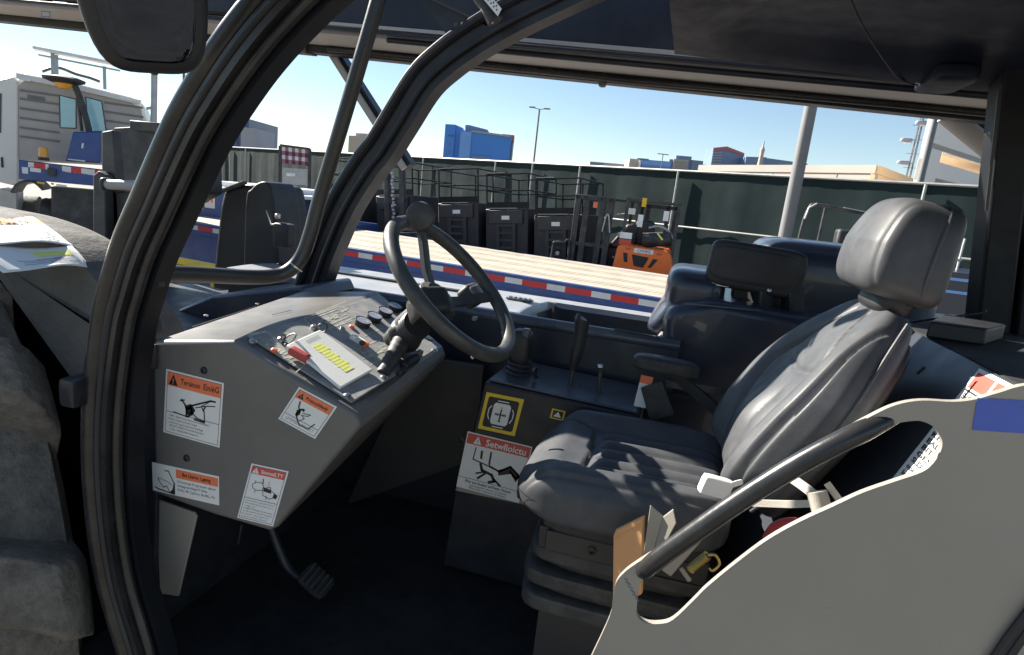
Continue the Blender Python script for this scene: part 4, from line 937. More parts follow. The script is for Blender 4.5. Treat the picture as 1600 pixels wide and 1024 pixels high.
k = MB('boom_grey'); k.tube([PY(166, 288, 2.310), PY(178, 289, 2.310), PY(240, 291, 2.310)], .024, seg=18); k.rbox(Matrix.Translation(PY(166, 288, 2.310)), (.012, .03, .03), 4, 6, 'dark_metal'); k.build('pivot_pin', o_ft)
k = MB('dark_metal'); k.prism([PY(178, 200, 2.750), PY(250, 196, 2.750), PY(240, 330, 2.750), PY(180, 310, 2.750)], (0, .04, 0)); k.bar(PY(206, 196, 2.728), PY(250, 200, 2.728), .03, .05, 'dark_metal'); k.build('cover_plate', o_ft, bevel=.004)
k = MB('upright_grey'); k.bar(PY(266, 330, 2.200), PY(264, 480, 2.200), .028, .05, up=(0, 1, 0)); k.build('grey_upright', o_ft)
k = MB('black_paint'); k.prism([PY(228, 380, 2.090), PY(262, 340, 2.090), PY(262, 480, 2.090), PY(210, 520, 2.090)], (0, .03, 0)); k.build('black_plate', o_ft)
k = MB('pillar_black'); k.prism([(-2.7, 1.275, .6), (-1.36, 1.275, .6), (-1.34, 1.275, 1.56), (-1.50, 1.275, 1.72), (-2.7, 1.275, 1.74)], (0, .012, 0)); k.build('wheel_arch_plate', TH)
k = MB('boom_paint'); k.boxmm((-3.2, 1.29, .6), (-1.34, 2.1, 1.60)); k.build('front_frame', TH, bevel=.03)
k = MB('hood_paint'); k.prism([PY(275, 485, 1.650), PY(330, 462, 1.650), PY(470, 448, 1.650), PY(480, 470, 1.650), PY(300, 510, 1.650)], (0, .3, 0)); k.build('front_cowl', TH, bevel=.01)

# ---- loose things lying or hanging in the cab
def paper(name, pts, label, cat, mt, marks, group=None):
    k = MB(mt); 
    n_ = (pts[1]-pts[0]).cross(pts[3]-pts[0]).normalized()
    if n_.z < 0: n_ = -n_
    c0 = (pts[0]+pts[1]+pts[2]+pts[3])/4; t = thing(name, label, cat, c0, group)
    N = 12; vs = []
    for i in range(N+1):
        for j in range(N+1):
            u, v = i/N, j/N; p = pts[0]*(1-u)*(1-v)+pts[1]*u*(1-v)+pts[2]*u*v+pts[3]*(1-u)*v
            vs.append(p+n_*(.010*math.sin(u*3.0+.5)*(v)+.004*math.sin(7*u+3*v)))
    k.add(vs, [(i*(N+1)+j, i*(N+1)+j+1, (i+1)*(N+1)+j+1, (i+1)*(N+1)+j) for i in range(N) for j in range(N)])
    o = k.build('sheet', t, smooth=60); so_ = o.modifiers.new('thick', 'SOLIDIFY'); so_.thickness = .0006
    def PQ(u, v, h): return pts[0]*(1-u)*(1-v)+pts[1]*u*(1-v)+pts[2]*u*v+pts[3]*(1-u)*v+n_*(.010*math.sin(u*3.0+.5)*(v)+.004*math.sin(7*u+3*v)+h)
    for nm, mt2, rects in marks:
        k = MB(mt2)
        for (u0, v0, u1, v1, h) in rects:
            M_ = max(1, int((u1-u0)*14)); Q_ = max(1, int((v1-v0)*14))
            for a in range(M_):
                for b in range(Q_):
                    ua, ub = u0+(u1-u0)*a/M_, u0+(u1-u0)*(a+1)/M_; va, vb = v0+(v1-v0)*b/Q_, v0+(v1-v0)*(b+1)/Q_
                    k.add([PQ(ua, va, h), PQ(ub, va, h), PQ(ub, vb, h), PQ(ua, vb, h)], [(0, 1, 2, 3)])
        k.build(nm, t, smooth=0)
    return t, PQ, n_
def onf(x, y):   # on the fender's upper surface
    o = Vector(EYEP); d_ = Vector(ray(x, y)); t = .3
    while t < 4:
        p = o+d_*t
        if p.x < -1.17 and p.z <= fz(p.x)+.003: return p
        t += .002
    return o+d_*1.9
random.seed(11)
P4 = [onf(-70, 341), onf(50, 343), onf(119, 386), onf(-60, 392)]
bars = []
for i in range(9):
    x0 = .12; v = .40+.062*i
    while x0 < .88: L_ = .03+.06*random.random(); bars.append((x0, v, min(.9, x0+L_), v+.018, .0012)); x0 += L_+.012
t, PQ, n_ = paper('notice_sheet', [p+Vector((0, 0, .005)) for p in P4], 'upper white paper with an orange heading lying on the dark front fender', 'paper', 'paper',
      [('orange_heading', 'folder_orange', [(0, 0, 1, .26, .0006)]), ('print_lines', 'ink_grey', bars)])
k = MB('ink'); U_ = (P4[1]-P4[0]).normalized(); V_ = n_.cross(U_); k.text('STOUOMMUTA', PQ(.30, .19, .002), U_, V_, n_, .030, width=(P4[1]-P4[0]).length*.62, bold=.02); k.build('heading_lettering', t, smooth=0)
P4 = [onf(-70, 388), onf(112, 387), onf(143, 417), onf(4, 431)]
bars = [(.2+.5*random.random(), .55+.04*i, .75+.15*random.random(), .565+.04*i, .0008) for i in range(8)]
paper('rental_form', [p+Vector((0, 0, .002)) for p in P4], 'lower white paper with a yellow highlighted line lying on the front fender', 'paper', 'paper',
      [('highlighted_line', 'highlighter', [(.55, .22, .92, .46, .0006)]), ('print_lines', 'ink_grey', bars)])
# red key fob on its ring
kp = DP(452, 530, .022)
t = thing('key_fob', 'small red key fob hanging by a wire ring from the dashboard key switch', 'key fob', kp)
k = MB('steel'); r1 = (e1*.8+dn*.6).normalized(); r2 = (e2*.9+dn*.3).normalized(); k.tube([kp+(r1*math.cos(a_)+r2*math.sin(a_)*.6+dn*math.sin(a_)*.6)*.0145 for a_ in [2*math.pi*i/28 for i in range(28)]], .0016, 'dark_steel', seg=8, closed=True); k.build('ring', t)
fa = DP(453, 546, .020); fb = DP(482, 562, .020); fx = (fb-fa).normalized(); FM = Matrix((fx, dn.cross(fx), dn)).transposed().to_4x4(); FM.translation = (fa+fb)/2
k = MB('fob_red'); k.rbox(FM, ((fb-fa).length/2, .0085, .009), 8, 8); k.rbox(FM @ Matrix.Translation((-(fb-fa).length/2-.003, 0, 0)), (.005, .005, .007), 5, 5, 'card_plastic'); k.build('fob_body', t)
t = thing('tag_card', 'thick white plastic card with yellow highlighting propped on the instrument panel', 'tag', DP(520, 560, .02))
Q = [DP(449, 538, .026), DP(500, 515, .030), DP(585, 574, .022), DP(532, 606, .012)]
k = MB('card_plastic'); cn = (Q[1]-Q[0]).cross(Q[3]-Q[0]).normalized(); cn = cn if cn.dot(dn) > 0 else -cn
Q[2] = Q[2]-cn*(Q[2]-Q[0]).dot(cn); k.prism([q+cn*.0 for q in Q], -cn*.007)
o_ = k.build('card', t, bevel=.0028, bseg=3)
def QQ(u, v, h): return Q[0]*(1-u)*(1-v)+Q[1]*u*(1-v)+Q[2]*u*v+Q[3]*(1-u)*v+cn*h
k = MB('highlighter')
for i in range(11):
    v0 = .20+.058*i; k.add([QQ(.42-.01*(i % 3), v0, .0006), QQ(.64+.02*((i*7) % 3), v0, .0006), QQ(.66+.02*((i*7) % 3), v0+.05, .0006), QQ(.42, v0+.05, .0006)], [(0, 1, 2, 3)])
k.build('highlighted_lines', t, smooth=0)
k = MB('ink_grey')
for v0 in (.08, .12): k.add([QQ(.4, v0, .0005), QQ(.8, v0, .0005), QQ(.8, v0+.008, .0005), QQ(.4, v0+.008, .0005)], [(0, 1, 2, 3)])
k.build('printed_line', t, smooth=0)
kp = DP(503, 513, .020); k = MB('dark_steel'); k.tube([kp+(e2*math.cos(a_)*.8+dn*math.sin(a_)+e1*math.cos(a_)*.5)*.0135 for a_ in [2*math.pi*i/28 for i in range(28)]], .0016, seg=8, closed=True); k.build('ring', t)
# white card on the seat
c = PY(1122, 757, 1.155); t = thing('folded_card', 'small folded white card tucked beside the seat cushion behind the handle', 'card', c)
k = MB('paper'); q_ = PY(1118, 760, 1.14); M = Matrix.Translation(q_) @ Matrix.Rotation(rad(12), 4, 'Y') @ Matrix.Rotation(rad(20), 4, 'Z'); k.rbox(M, (.030, .010, .019), 9, 5); k.rbox(M @ Matrix.Translation((.028, -.006, .016)) @ Matrix.Rotation(rad(-35), 4, 'Y'), (.018, .0015, .006), 6, 4); k.build('card', t)
# orange envelope beside the seat
c = PY(980, 860, 1.078); t = thing('envelope', 'orange tan envelope wedged upright between the seat base and door panel', 'envelope', c)
k = MB('folder_orange'); k.prism([PY(957, 950, 1.100), PY(958, 838, 1.100), PY(962, 828, 1.100), PY(1004, 808, 1.056), PY(1001, 930, 1.056)], (.004, .012, 0)); k.build('envelope_body', t, bevel=.002)
k = MB('folder_orange'); k.prism([PY(958.5, 840, 1.098), PY(962, 829, 1.098), PY(1004, 809, 1.054), PY(1004, 816, 1.054)], (0, -.001, 0)); k.build('envelope_flap', t, smooth=0)
# brass key chain
c = PY(1095, 885, 0.990); t = thing('key_chain', 'coiled brass spring key chain hanging under the grab handle', 'key chain', c)
k = MB('brass'); a_, b_ = PY(1078, 890, 0.990), PY(1106, 868, 0.990); ax_ = (b_-a_).normalized(); s1 = ax_.cross(Vector((0, 1, 0))).normalized(); s2 = ax_.cross(s1)
k.tube([a_+(b_-a_)*(i/160)+(s1*math.cos(i*.55)+s2*math.sin(i*.55))*.007 for i in range(161)], .0014, seg=6); k.build('spring', t)
k = MB('dark_steel'); k.tube(crom([b_, PY(1118, 868, 0.990), PY(1124, 882, 0.990), PY(1114, 892, 0.990), PY(1108, 888, 0.990)], 6), .0025, 'brass'); k.build('hook', t)
# tag and dark booklet hanging from the armrest
c = PY(1006, 610, 1.672); t = thing('hang_tag', 'white tag with orange top hanging below the armrest', 'tag', c)
d = Decal(PY(1002, 586, 1.672), PY(1021, 590, 1.672), PY(990, 634, 1.672)); d.rect(0, 0, 1, .24, 'sticker_orange', 1); d.build(t, 'tag_sheet')
c = PY(1026, 625, 1.650); t = thing('booklet', 'dark booklet hanging in shade below the armrest beside the white tag', 'booklet', c)
k = MB('plastic_soft'); k.prism([PY(1001, 607, 1.650), PY(1034, 596, 1.650), PY(1054, 648, 1.650), PY(1016, 660, 1.650)], (0, .012, 0)); k.build('cover', t, bevel=.002)
# flat black box on the rear shelf
c = PP(1503, 508, b0, (0, 0, 1)); bw = PY(1445, 505, 1.562); t = thing('flat_box', 'flat black box lying on the rear shelf behind the headrest', 'box', bw)
k = MB('plastic'); bz0 = b0.z+.001; q = [PP(1446, 527, (0, 0, bz0), (0, 0, 1)), PP(1536, 540, (0, 0, bz0), (0, 0, 1)), PP(1566, 530, (0, 0, bz0), (0, 0, 1)), PP(1470, 512, (0, 0, bz0), (0, 0, 1))]
k.prism(q, (0, 0, .035)); k.build('lid', t, bevel=.004)

# ================================================================== YARD
# ---- flatbed trailer with a timber deck
TX = Vector((.990, -.139, 0)).normalized(); TY = Vector((-TX.y, TX.x, 0)); T0 = PZ(800, 428, .9); T0.z = 0
TF = frame(T0, TX)
FB = thing('flatbed_trailer', 'long blue flatbed trailer with a pale timber deck and red and white striped edge', 'trailer', T0)
DW = 3.5; L0, L1 = -9.2, 7.5
k = MB('wood_deck', F=TF)
npl = 22
for i in range(npl):
    y0 = .03+(DW-.06)*i/npl; k.boxmm((L0+.06, y0+.006, .86+.004*math.sin(i*5.1)), (L1-.06, y0+(DW-.06)/npl-.004, .902+.004*math.sin(i*5.1)))
k.build('deck', FB, smooth=0)
k = MB('trailer_blue', F=TF); k.boxmm((L0, -.02, .12), (L1, .03, .70)); k.boxmm((L0, -.05, .66), (L1, .03, .90)); k.boxmm((L0, .04, .6), (L1, DW-.03, .84)); k.boxmm((L0, DW-.03, .5), (L1, DW, .905))
k.build('chassis_frame', FB, bevel=.008)
x = L0+.05; xs_t = [x]
while x < L1-.4: x += .42 if len(xs_t) % 2 else .30; xs_t.append(x)
tr = MB('tape_red', 'tape_white', F=TF); tv = [q for x in xs_t for q in ((x, -.0525, .755), (x, -.0525, .845))]
tr.add(tv, [(2*i, 2*i+2, 2*i+3, 2*i+1) for i in range(len(xs_t)-1)]); tr.mi = [i % 2 for i in range(len(xs_t)-1)]
tr.build('reflective_tape', FB, smooth=0)
k = MB('trailer_white', F=TF)
for (a, b, c_, d_) in ((-5.6, -5.35, .46, .56), (-5.1, -4.5, .50, .54), (-5.0, -4.6, .40, .44), (-4.1, -3.9, .50, .53), (-3.2, -2.8, .30, .42)): k.boxmm((a, -.0225, c_), (b, -.021, d_))
k.build('side_plates', FB, smooth=0)
for xw in (4.6, 5.8):
    for yy in (.25, DW-.6):
        k = MB('tyre_black', F=TF); k.lathe((xw, yy, .42), (0, 1, 0), [(.2, 0), (.36, .0), (.42, .03), (.42, .25), (.36, .28), (.2, .28)], seg=32); k.build('wheel', FB)
# ---- blue gooseneck trailer standing behind its left end
p0 = PD(300, 300, 14.2); GX = (HR*.97-HF*.22).normalized(); GF = frame(Vector((p0.x, p0.y, 0)), GX)
GN = thing('blue_trailer', 'blue trailer with a white top and small plates, behind the dark front fender', 'trailer', (p0.x, p0.y, 0))
k = MB('trailer_blue', F=GF); k.boxmm((-1.2, 0, .85), (2.0, 3.2, 1.52)); k.boxmm((2.0, .1, .75), (3.2, 3.1, 1.0)); k.build('trailer_body', GN, bevel=.03)
k = MB('trailer_white', F=GF); k.boxmm((-1.2, -.02, 1.522), (2.6, 3.25, 1.60)); k.boxmm((.2, .5, 1.602), (2.1, 2.6, 1.72)); k.boxmm((.35, -.012, 1.10), (.62, -.002, 1.36)); k.boxmm((-.45, -.012, 1.05), (.3, -.002, 1.13)); k.boxmm((.8, -.012, 1.0), (.88, -.002, 1.16)); k.boxmm((1.0, -.012, 1.05), (1.06, -.002, 1.2)); k.build('white_top', GN, bevel=.01)
k = MB('sticker_orange', F=GF); k.boxmm((.40, -.014, 1.22), (.47, -.012, 1.30)); k.boxmm((.52, -.014, 1.22), (.57, -.012, 1.30)); k.build('plate_marks', GN, smooth=0)
for xw in (-.6, .4):
    k = MB('tyre_black', F=GF); k.lathe((xw, .3, .45), (0, 1, 0), [(.2, 0), (.4, 0), (.45, .03), (.45, .25), (.4, .28), (.2, .28)], seg=28); k.build('wheel', GN)
p = PD(320, 414, 10.0); k = MB('yellow_paint'); k.bar(PD(262, 404, 9.6), PD(345, 420, 9.4), .10, .10); k.bar(PD(275, 404, 9.6), Vector((PD(275, 404, 9.6).x, PD(275, 404, 9.6).y, 0)), .08, .08); k.bar(PD(335, 416, 9.4), Vector((PD(335, 416, 9.4).x, PD(335, 416, 9.4).y, 0)), .08, .08)
tag(k.build('barrier_rail', bevel=.01), 'yellow low barrier rail in front of the blue flatbed trailer side', 'barrier')

# ---- white truck at the left, seen from behind its cab
KX = (HR*.88+HF*.475).normalized(); KD = 11.0; kc = PD(28, 200, KD); KN = Vector((KX.y, -KX.x, 0))   # KN points back towards the viewer
TRK = thing('truck', 'white cab truck seen from behind with blue frame and roof light bar, far left', 'truck', (kc.x, kc.y, 0))
def KQ(x, y, off=0.0): return PP(x, y, kc+KN*off, KN)
k = MB('cab_white'); body = [(28, 252), (25, 130), (34, 114), (120, 131), (205, 152), (222, 160), (229, 185), (231, 262)]
k.prism([KQ(x, y) for x, y in body], -KN*2.1); o_cab = k.build('cab', TRK, bevel=.06, bseg=3)
k = MB('cab_panel'); k.prism([KQ(x, y, .012) for x, y in ((31, 250), (29, 135), (40, 125), (205, 161), (221, 172), (228, 258))], KN*.015); k.build('rear_wall', o_cab, bevel=.006)
k = MB('cab_groove')
for i, (ya, yb) in enumerate([(141, 180), (154, 195), (169, 208), (184, 222), (199, 236), (213, 249)]):
    for (xa, xb) in ((31, 93), (163, 224)):
        t0, t1 = (xa-30)/195, (xb-30)/195; P0 = KQ(xa, ya+(yb-ya)*t0*.72, .03); P1 = KQ(xb, ya+(yb-ya)*t1*.72, .03); k.bar(P0, P1, .03, .035, up=(0, 0, 1))
k.build('panel_groove', o_cab, smooth=0)
k = MB('cab_white'); k.prism([KQ(x, y, .03) for x, y in ((26, 114), (120, 133), (215, 156), (221, 163), (214, 163), (120, 141), (26, 123))], KN*.05); k.build('roof_edge', o_cab, bevel=.01)
for nm, pl in (('rear_window', ((94, 150), (118, 156), (118, 200), (95, 199))), ('rear_window', ((135, 153), (158, 159), (165, 205), (139, 205)))):
    k = MB('dark_metal'); c_ = [sum(q[0] for q in pl)/4, sum(q[1] for q in pl)/4]
    k.prism([KQ(c_[0]+(x-c_[0])*1.14, c_[1]+(y-c_[1])*1.06, .028) for x, y in pl], KN*.02); o_win = k.build(nm, o_cab, bevel=.01)
    k = MB('cab_glass_pane'); k.prism([KQ(x, y, .05) for x, y in pl], KN*.006); k.build('pane', o_win, smooth=0)
k = MB('cab_white'); k.prism([KQ(x, y, .02) for x, y in ((-24, 132), (4, 124), (24, 119), (29, 132), (29, 292), (-24, 280))], -KN*1.2); o_sf = k.build('side_fairing', TRK, bevel=.03)
k = MB('glass_dark'); k.prism([KQ(x, y, .022) for x, y in ((-24, 150), (3, 146), (2, 208), (-24, 210))], KN*.006); k.prism([KQ(x, y, .022) for x, y in ((1, 246), (5, 246), (6, 262), (2, 262))], KN*.01); k.build('side_glass', o_sf, smooth=0)
k = MB('ink_grey'); k.prism([KQ(x, y, .03) for x, y in ((43, 148), (70, 152), (71, 161), (43, 157))], KN*.01); k.build('vent', o_cab)
for pl in (((30, 121), (48, 124), (48, 128), (30, 125)), ((187, 150), (221, 157), (221, 161), (187, 154))):
    k = MB('bar_white'); k.prism([KQ(x, y, .085) for x, y in pl], KN*.01); k.build('marker_strip', o_cab)
k = MB('glass_dark'); k.prism([kc+KN*(-.4-.0)+KX*(-.004)+Vector((0, 0, z-kc.z)) for z in (2.3, 3.05)]+[kc+KN*(-1.4)+KX*(-.004)+Vector((0, 0, z-kc.z)) for z in (3.05, 2.3)], -KX*.01); k.build('side_window', o_cab)
# light bar on posts
k = MB('bar_white'); k.bar(KQ(54, 76, .0), KQ(196, 104, 0), .35, .05); k.bar(KQ(60, 86, .0), KQ(188, 111, 0), .06, .03, 'grey_metal'); o_lb = k.build('light_bar', TRK, bevel=.01)
for a, b in (((82, 84), (83, 118)), ((88, 86), (89, 120)), ((163, 104), (164, 140))):
    k = MB('grey_metal'); k.bar(KQ(*a), KQ(*b), .04, .05); k.build('bar_post', o_lb)
k = MB('dark_metal'); k.tube(crom([KQ(66, 112, -.3), KQ(90, 106, -.3), KQ(118, 116, -.3), KQ(140, 122, -.3), KQ(156, 128, -.3)], 5), .025); k.build('roof_hose', TRK)
# bent pole with a beacon in front of the cab
k = MB('dark_metal'); k.tube(crom([KQ(142, 215, .6), KQ(133, 180, .6), KQ(121, 143, .6), KQ(114, 133, .6), KQ(100, 131, .6)], 6), .05, seg=10); o_bc = k.build('beacon_pole', TRK)
k = MB('lift_dark'); k.lathe(KQ(100, 125, .6)+Vector((0, 0, -.06)), (0, 0, 1), [(.18, 0), (.30, .04), (.31, .08), (.22, .11), (.05, .12)], seg=24); k.lathe(KQ(100, 131, .6)+Vector((0, 0, -.03)), (0, 0, 1), [(.08, -.05), (.13, .0), (.14, .03)], 'amber', seg=20); k.build('beacon', o_bc)
k = MB('dark_metal'); k.tube([KQ(128, 205, .55), KQ(121, 150, .55)], .025); k.build('grab_rail', o_bc)
# exhaust stack
k = MB('grey_metal'); k.cyl(KQ(240, 200, .1), KQ(241, 118, .1), .055); k.rbox(Matrix.Translation(KQ(241, 113, .1)), (.06, .06, .06), 3, 6, 'dark_metal'); k.bar(KQ(229, 170, .1), KQ(240, 168, .1), .05, .05); k.build('exhaust_stack', TRK)
# blue box, frame and lamp
k = MB('trailer_blue'); k.prism([KQ(x, y, .9) for x, y in ((114, 206), (157, 206), (157, 255), (102, 252))], -KN*.5); o_bb = k.build('blue_tool_box', TRK, bevel=.02)
k = MB('bar_white'); k.prism([KQ(x, y, .902) for x, y in ((128, 224), (131, 224), (130, 232), (127, 232))], KN*.004); k.bar(KQ(106, 249, .92), KQ(133, 252, .92), .03, .02); k.build('box_label', o_bb)
k = MB('trailer_blue'); k.prism([KQ(x, y, 1.2) for x, y in ((29, 250), (200, 270), (200, 298), (160, 292), (29, 280))], -KN*.2); o_fr = k.build('frame_beam', TRK, bevel=.01)
xs = [44, 53, 71, 76, 97, 111, 127, 148, 164]; 
for i, (a, b) in enumerate(zip(xs, xs[1:])):
    if i == 3: continue
    yy = lambda x: 250.5+(x-29)*.117
    k = MB('tape_red' if i % 2 else 'tape_white'); k.prism([KQ(a, yy(a)+1, 1.203), KQ(b, yy(b)+1, 1.203), KQ(b, yy(b)+10, 1.203), KQ(a, yy(a)+9, 1.203)], KN*.006); k.build('reflective_tape', o_fr, smooth=0)
k = MB('trailer_white'); k.prism([KQ(x, y, 1.203) for x, y in ((47, 260), (64, 262), (64, 270), (47, 268))], KN*.006); k.prism([KQ(x, y, 1.203) for x, y in ((34, 261), (44, 262), (44, 272), (35, 271))], KN*.006); k.build('number_plate', o_fr, smooth=0)
k = MB('trailer_white')
for i in range(8):
    x = 100+7*i; y = 267+.9*i; k.prism([KQ(x, y-1, 1.203), KQ(x+4, y-4, 1.203), KQ(x+2.4, y, 1.203), KQ(x+4.6, y+3, 1.203)], KN*.004)
k.build('chevron_print', o_fr, smooth=0)
k = MB('dark_metal'); k.prism([KQ(x, y, 1.22) for x, y in ((75, 262), (88, 264), (88, 276), (75, 274))], KN*.05); k.build('latch', o_fr)
k = MB('amber'); k.lathe(KQ(68, 240, .9)+Vector((0, 0, -.06)), (0, 0, 1), [(.07, 0), (.07, .10), (.05, .16), (.01, .17)], seg=18); k.lathe(KQ(68, 247, .9)+Vector((0, 0, -.04)), (0, 0, 1), [(.08, 0), (.08, .05)], 'dark_metal'); k.build('amber_beacon', TRK)
k = MB('dark_metal'); pts = crom([KQ(26, 300, .8), KQ(34, 288, .8), KQ(48, 282, .8), KQ(62, 285, .8), KQ(74, 296, .8)], 5); k.sweep(pts, [(-.02, -.35), (.02, -.35), (.02, .35), (-.02, .35)], up=(0, 0, 1)); k.build('mudguard', TRK)
for (x, off, rr_) in ((66, .4, .60), (36, -1.2, .56), (12, -1.4, .5)):
    k = MB('tyre_black'); c_ = KQ(x, 330, off); c_.z = rr_; k.lathe(c_, KX, [(.3*rr_, 0), (.82*rr_, -.0), (rr_*.98, .03), (rr_, .07), (rr_*.985, .10), (rr_, .13), (rr_*.985, .17), (rr_, .21), (rr_*.98, .27), (.82*rr_, .3), (.3*rr_, .3)], seg=36); o_wh = k.build('wheel', TRK)
    k = MB('grey_metal'); k.lathe(c_-KX*.01, -KX, [(.5*rr_, 0), (.5*rr_, .02), (.2*rr_, .06), (.16*rr_, .02)], seg=24); k.build('rim', o_wh)
k = MB('dark_metal'); k.prism([KQ(x, y, 1.0) for x, y in ((80, 292), (220, 304), (220, 400), (80, 400))], -KN*.4); k.build('chassis', TRK)
k = MB('grey_metal'); k.prism([KQ(x, y, -.4) for x, y in ((-8, 292), (27, 300), (27, 345), (-8, 338))], -KN*.5); k.build('step_box', TRK, bevel=.02)
for (a, b) in (((58, 285), (70, 287)), ((88, 289), (104, 291)), ((80, 287), (84, 288))):
    k = MB('amber' if a[0] != 88 else 'bar_white'); k.bar(KQ(*a, 1.25), KQ(*b, 1.25), .03, .03); k.build('marker_lamp', o_fr)
k = MB('yellow_paint'); k.prism([KQ(x, y, .95) for x, y in ((130, 295), (142, 297), (142, 307), (130, 305))], -KN*.1); k.build('yellow_bracket', TRK)

# ---- screened fence along the far side
FA = PZ(300, 226.8, 3.4); FBp = PZ(1640, 297.5, 3.4); fd = (FBp-FA).normalized(); fn = Vector((fd.y, -fd.x, 0))
if fn.dot(Vector(EYEP)-FA) < 0: fn = -fn
FE = thing('fence', 'long dark green screened yard fence with pale pipe rails', 'fence', (FA.x, FA.y, 0))
k = MB('fence_screen'); n = 240; vs = []; L_ = (FBp-FA).length+6; A0 = Vector((FA.x, FA.y, 0))-fd*3
for i in range(n+1):
    p = A0+fd*(L_*i/n); wv = .03*math.sin(i*.9)+.02*math.sin(i*2.3+1)+.012*math.sin(i*.31)
    for z in (0, 1.1, 2.2, 3.385): vs.append(p-fn*(.03+wv*(1-abs(z-1.6)/1.8)*.8)+Vector((0, 0, z)))
k.add(vs, [(i*4+j, (i+1)*4+j, (i+1)*4+j+1, i*4+j+1) for i in range(n) for j in range(3)]); k.build('fence_screen', FE, smooth=60)
k = MB('fence_pipe'); k.tube([A0+Vector((0, 0, 3.40)), A0+fd*L_+Vector((0, 0, 3.40))], .035, seg=8); k.build('top_rail', FE)
zm = PP(1040, 346, FA, fn).z
k = MB('fence_pipe'); k.tube([PP(860, 331, FA, fn)+fn*.06, A0+fd*L_+Vector((0, 0, zm))+fn*.06], .028, seg=8); k.build('middle_rail', FE)
for (x, y) in ((348, 230), (362, 230), (386, 231), (664, 250), (777, 256), (835, 260), (909, 264), (1062, 272), (1447, 295)):
    k = MB('fence_pipe'); p = PP(x, y, FA, fn); dd = 0.0; k.cyl(Vector((p.x, p.y, 0))+fn*.09, Vector((p.x, p.y, 3.38))+fn*.09, .035 if x > 500 else .045, seg=10); k.build('post', FE)

# ---- checked screen in a dark frame, container and timber below it
cp = PD(462, 300, 24); k0 = lambda x, y: PD(x, y, 24)
PS = thing('checked_screen', 'white and dark red checked screen in a tall dark frame before the fence', 'screen', (cp.x, cp.y, 0))
k = MB('dark_metal'); 
for x in (438, 484): q = k0(x, 300); k.bar(Vector((q.x, q.y, 0)), k0(x, 228 if x < 460 else 233), .10, .10)
k.bar(k0(438, 227), k0(484, 233), .08, .08); k.build('frame', PS)
k = MB('plaid_mid'); k.prism([k0(x, y) for x, y in ((440, 229), (482, 234), (482, 259), (440, 256))], HF*.02); o_pk = k.build('checked_cloth', PS)
for i in range(8):
    for j in range(4):
        m_ = 'plaid_white' if (i+j) % 2 == 0 and i % 2 == 0 else ('plaid_dark' if (i+j) % 2 == 0 else None)
        if not m_: continue
        x0 = 440.5+i*5.2; y0 = 229.5+j*6.4+i*.6; q = [k0(x, y)-HF*.012 for x, y in ((x0, y0), (x0+5.2, y0+.6), (x0+5.2, y0+6.8), (x0, y0+6.2))]
        MBq = MB(m_); MBq.prism(q, HF*.006); MBq.build('check_patch', o_pk, smooth=0)
k = MB('grey_metal'); k.prism([k0(x, y)+HF*.0 for x, y in ((441, 262), (482, 265), (482, 290), (441, 288))], HF*.04); k.prism([k0(x, y)-HF*.04 for x, y in ((448, 270), (462, 271), (462, 276), (448, 275))], HF*.03, 'bar_white'); k.build('mesh_panel', PS)
p = k0(462, 300); k = MB('wood_deck'); FW = frame(Vector((p.x, p.y, 0))-HF*3.2, HR)
for i in range(6):
    for j in range(4): k.boxmm((-.75+.02*j, -.5+.22*i, .62+.16*j), (.75+.03*i, -.30+.22*i, .76+.16*j), None, FW)
k.boxmm((-.7, -.5, 0), (.7, .8, .6), 'dark_metal', FW)
tag(k.build('timber_stack', smooth=0), 'pale timber stack below the checked screen', 'timber stack')
p = PD(462, 330, 17.5); k = MB('trailer_blue'); FW = frame(Vector((p.x, p.y, 0)), TX); k.boxmm((-.95, 0, .05), (.6, 2, 1.36), 'lift_dark', FW); o_ct = k.build('container', bevel=.02); tag(o_ct, 'dark container with a light top edge below the timber stack', 'container')
k = MB('far_grey'); k.boxmm((-.95, -.02, 1.30), (.6, .0, 1.36), None, FW); k.build('top_edge', o_ct)

# ---- row of dark scissor lifts, seen from their ladder ends
p2, p3_ = PD(722, 340, 16.4), PD(799, 340, 15.9)
RX = (p3_-p2); step = RX.length; RX = RX.normalized(); LF = frame(Vector((p2.x, p2.y, 0)), RX)
SL = thing('scissor_lift', 'second dark scissor lift of the row, with white label on its ladder plate', 'scissor lift', (p2.x, p2.y, 0), 'dark scissor lifts parked in a row along the fence')
k = MB('lift_dark', F=LF); k.boxmm((-.60, .05, .25), (.60, 2.5, 1.78)); o_ = k.build('lift_body', SL, bevel=.03)
k = MB('lift_plate', F=LF); k.boxmm((-.47, -.02, 1.40), (.47, .05, 1.74)); k.boxmm((-.28, -.02, .30), (-.17, .05, 1.40)); k.boxmm((.17, -.02, .30), (.28, .05, 1.40))
for i in range(6): k.boxmm((-.17, -.015, .36+.19*i), (.17, .04, .44+.19*i))
o_la = k.build('ladder', SL, bevel=.008)
k = MB('bar_white', F=LF); k.boxmm((-.11, -.026, 1.50), (.11, -.021, 1.60)); k.build('label', o_la)
k = MB('pillar_black', F=LF)
for xx in (-.58, 0, .58):
    for yy in (.1, 2.4):
        if xx == 0 and yy < 1: continue
        k.tube([(xx, yy, 1.78), (xx, yy, 2.66)], .025, seg=8)
for z in (2.24, 2.66): k.tube([(-.58, .1, z), (-.58, 2.4, z), (.58, 2.4, z), (.58, .1, z), (-.58, .1, z)], .02, seg=8)
k.boxmm((-.58, .08, 1.79), (.58, .12, 1.95)); k.build('guard_rail', SL)
k = MB('fence_pipe', F=LF); k.boxmm((-.55, .07, 2.685), (-.1, .13, 2.70)); k.boxmm((-.5, .03, 1.785), (.3, .09, 1.80)); k.build('rail_pad', SL)
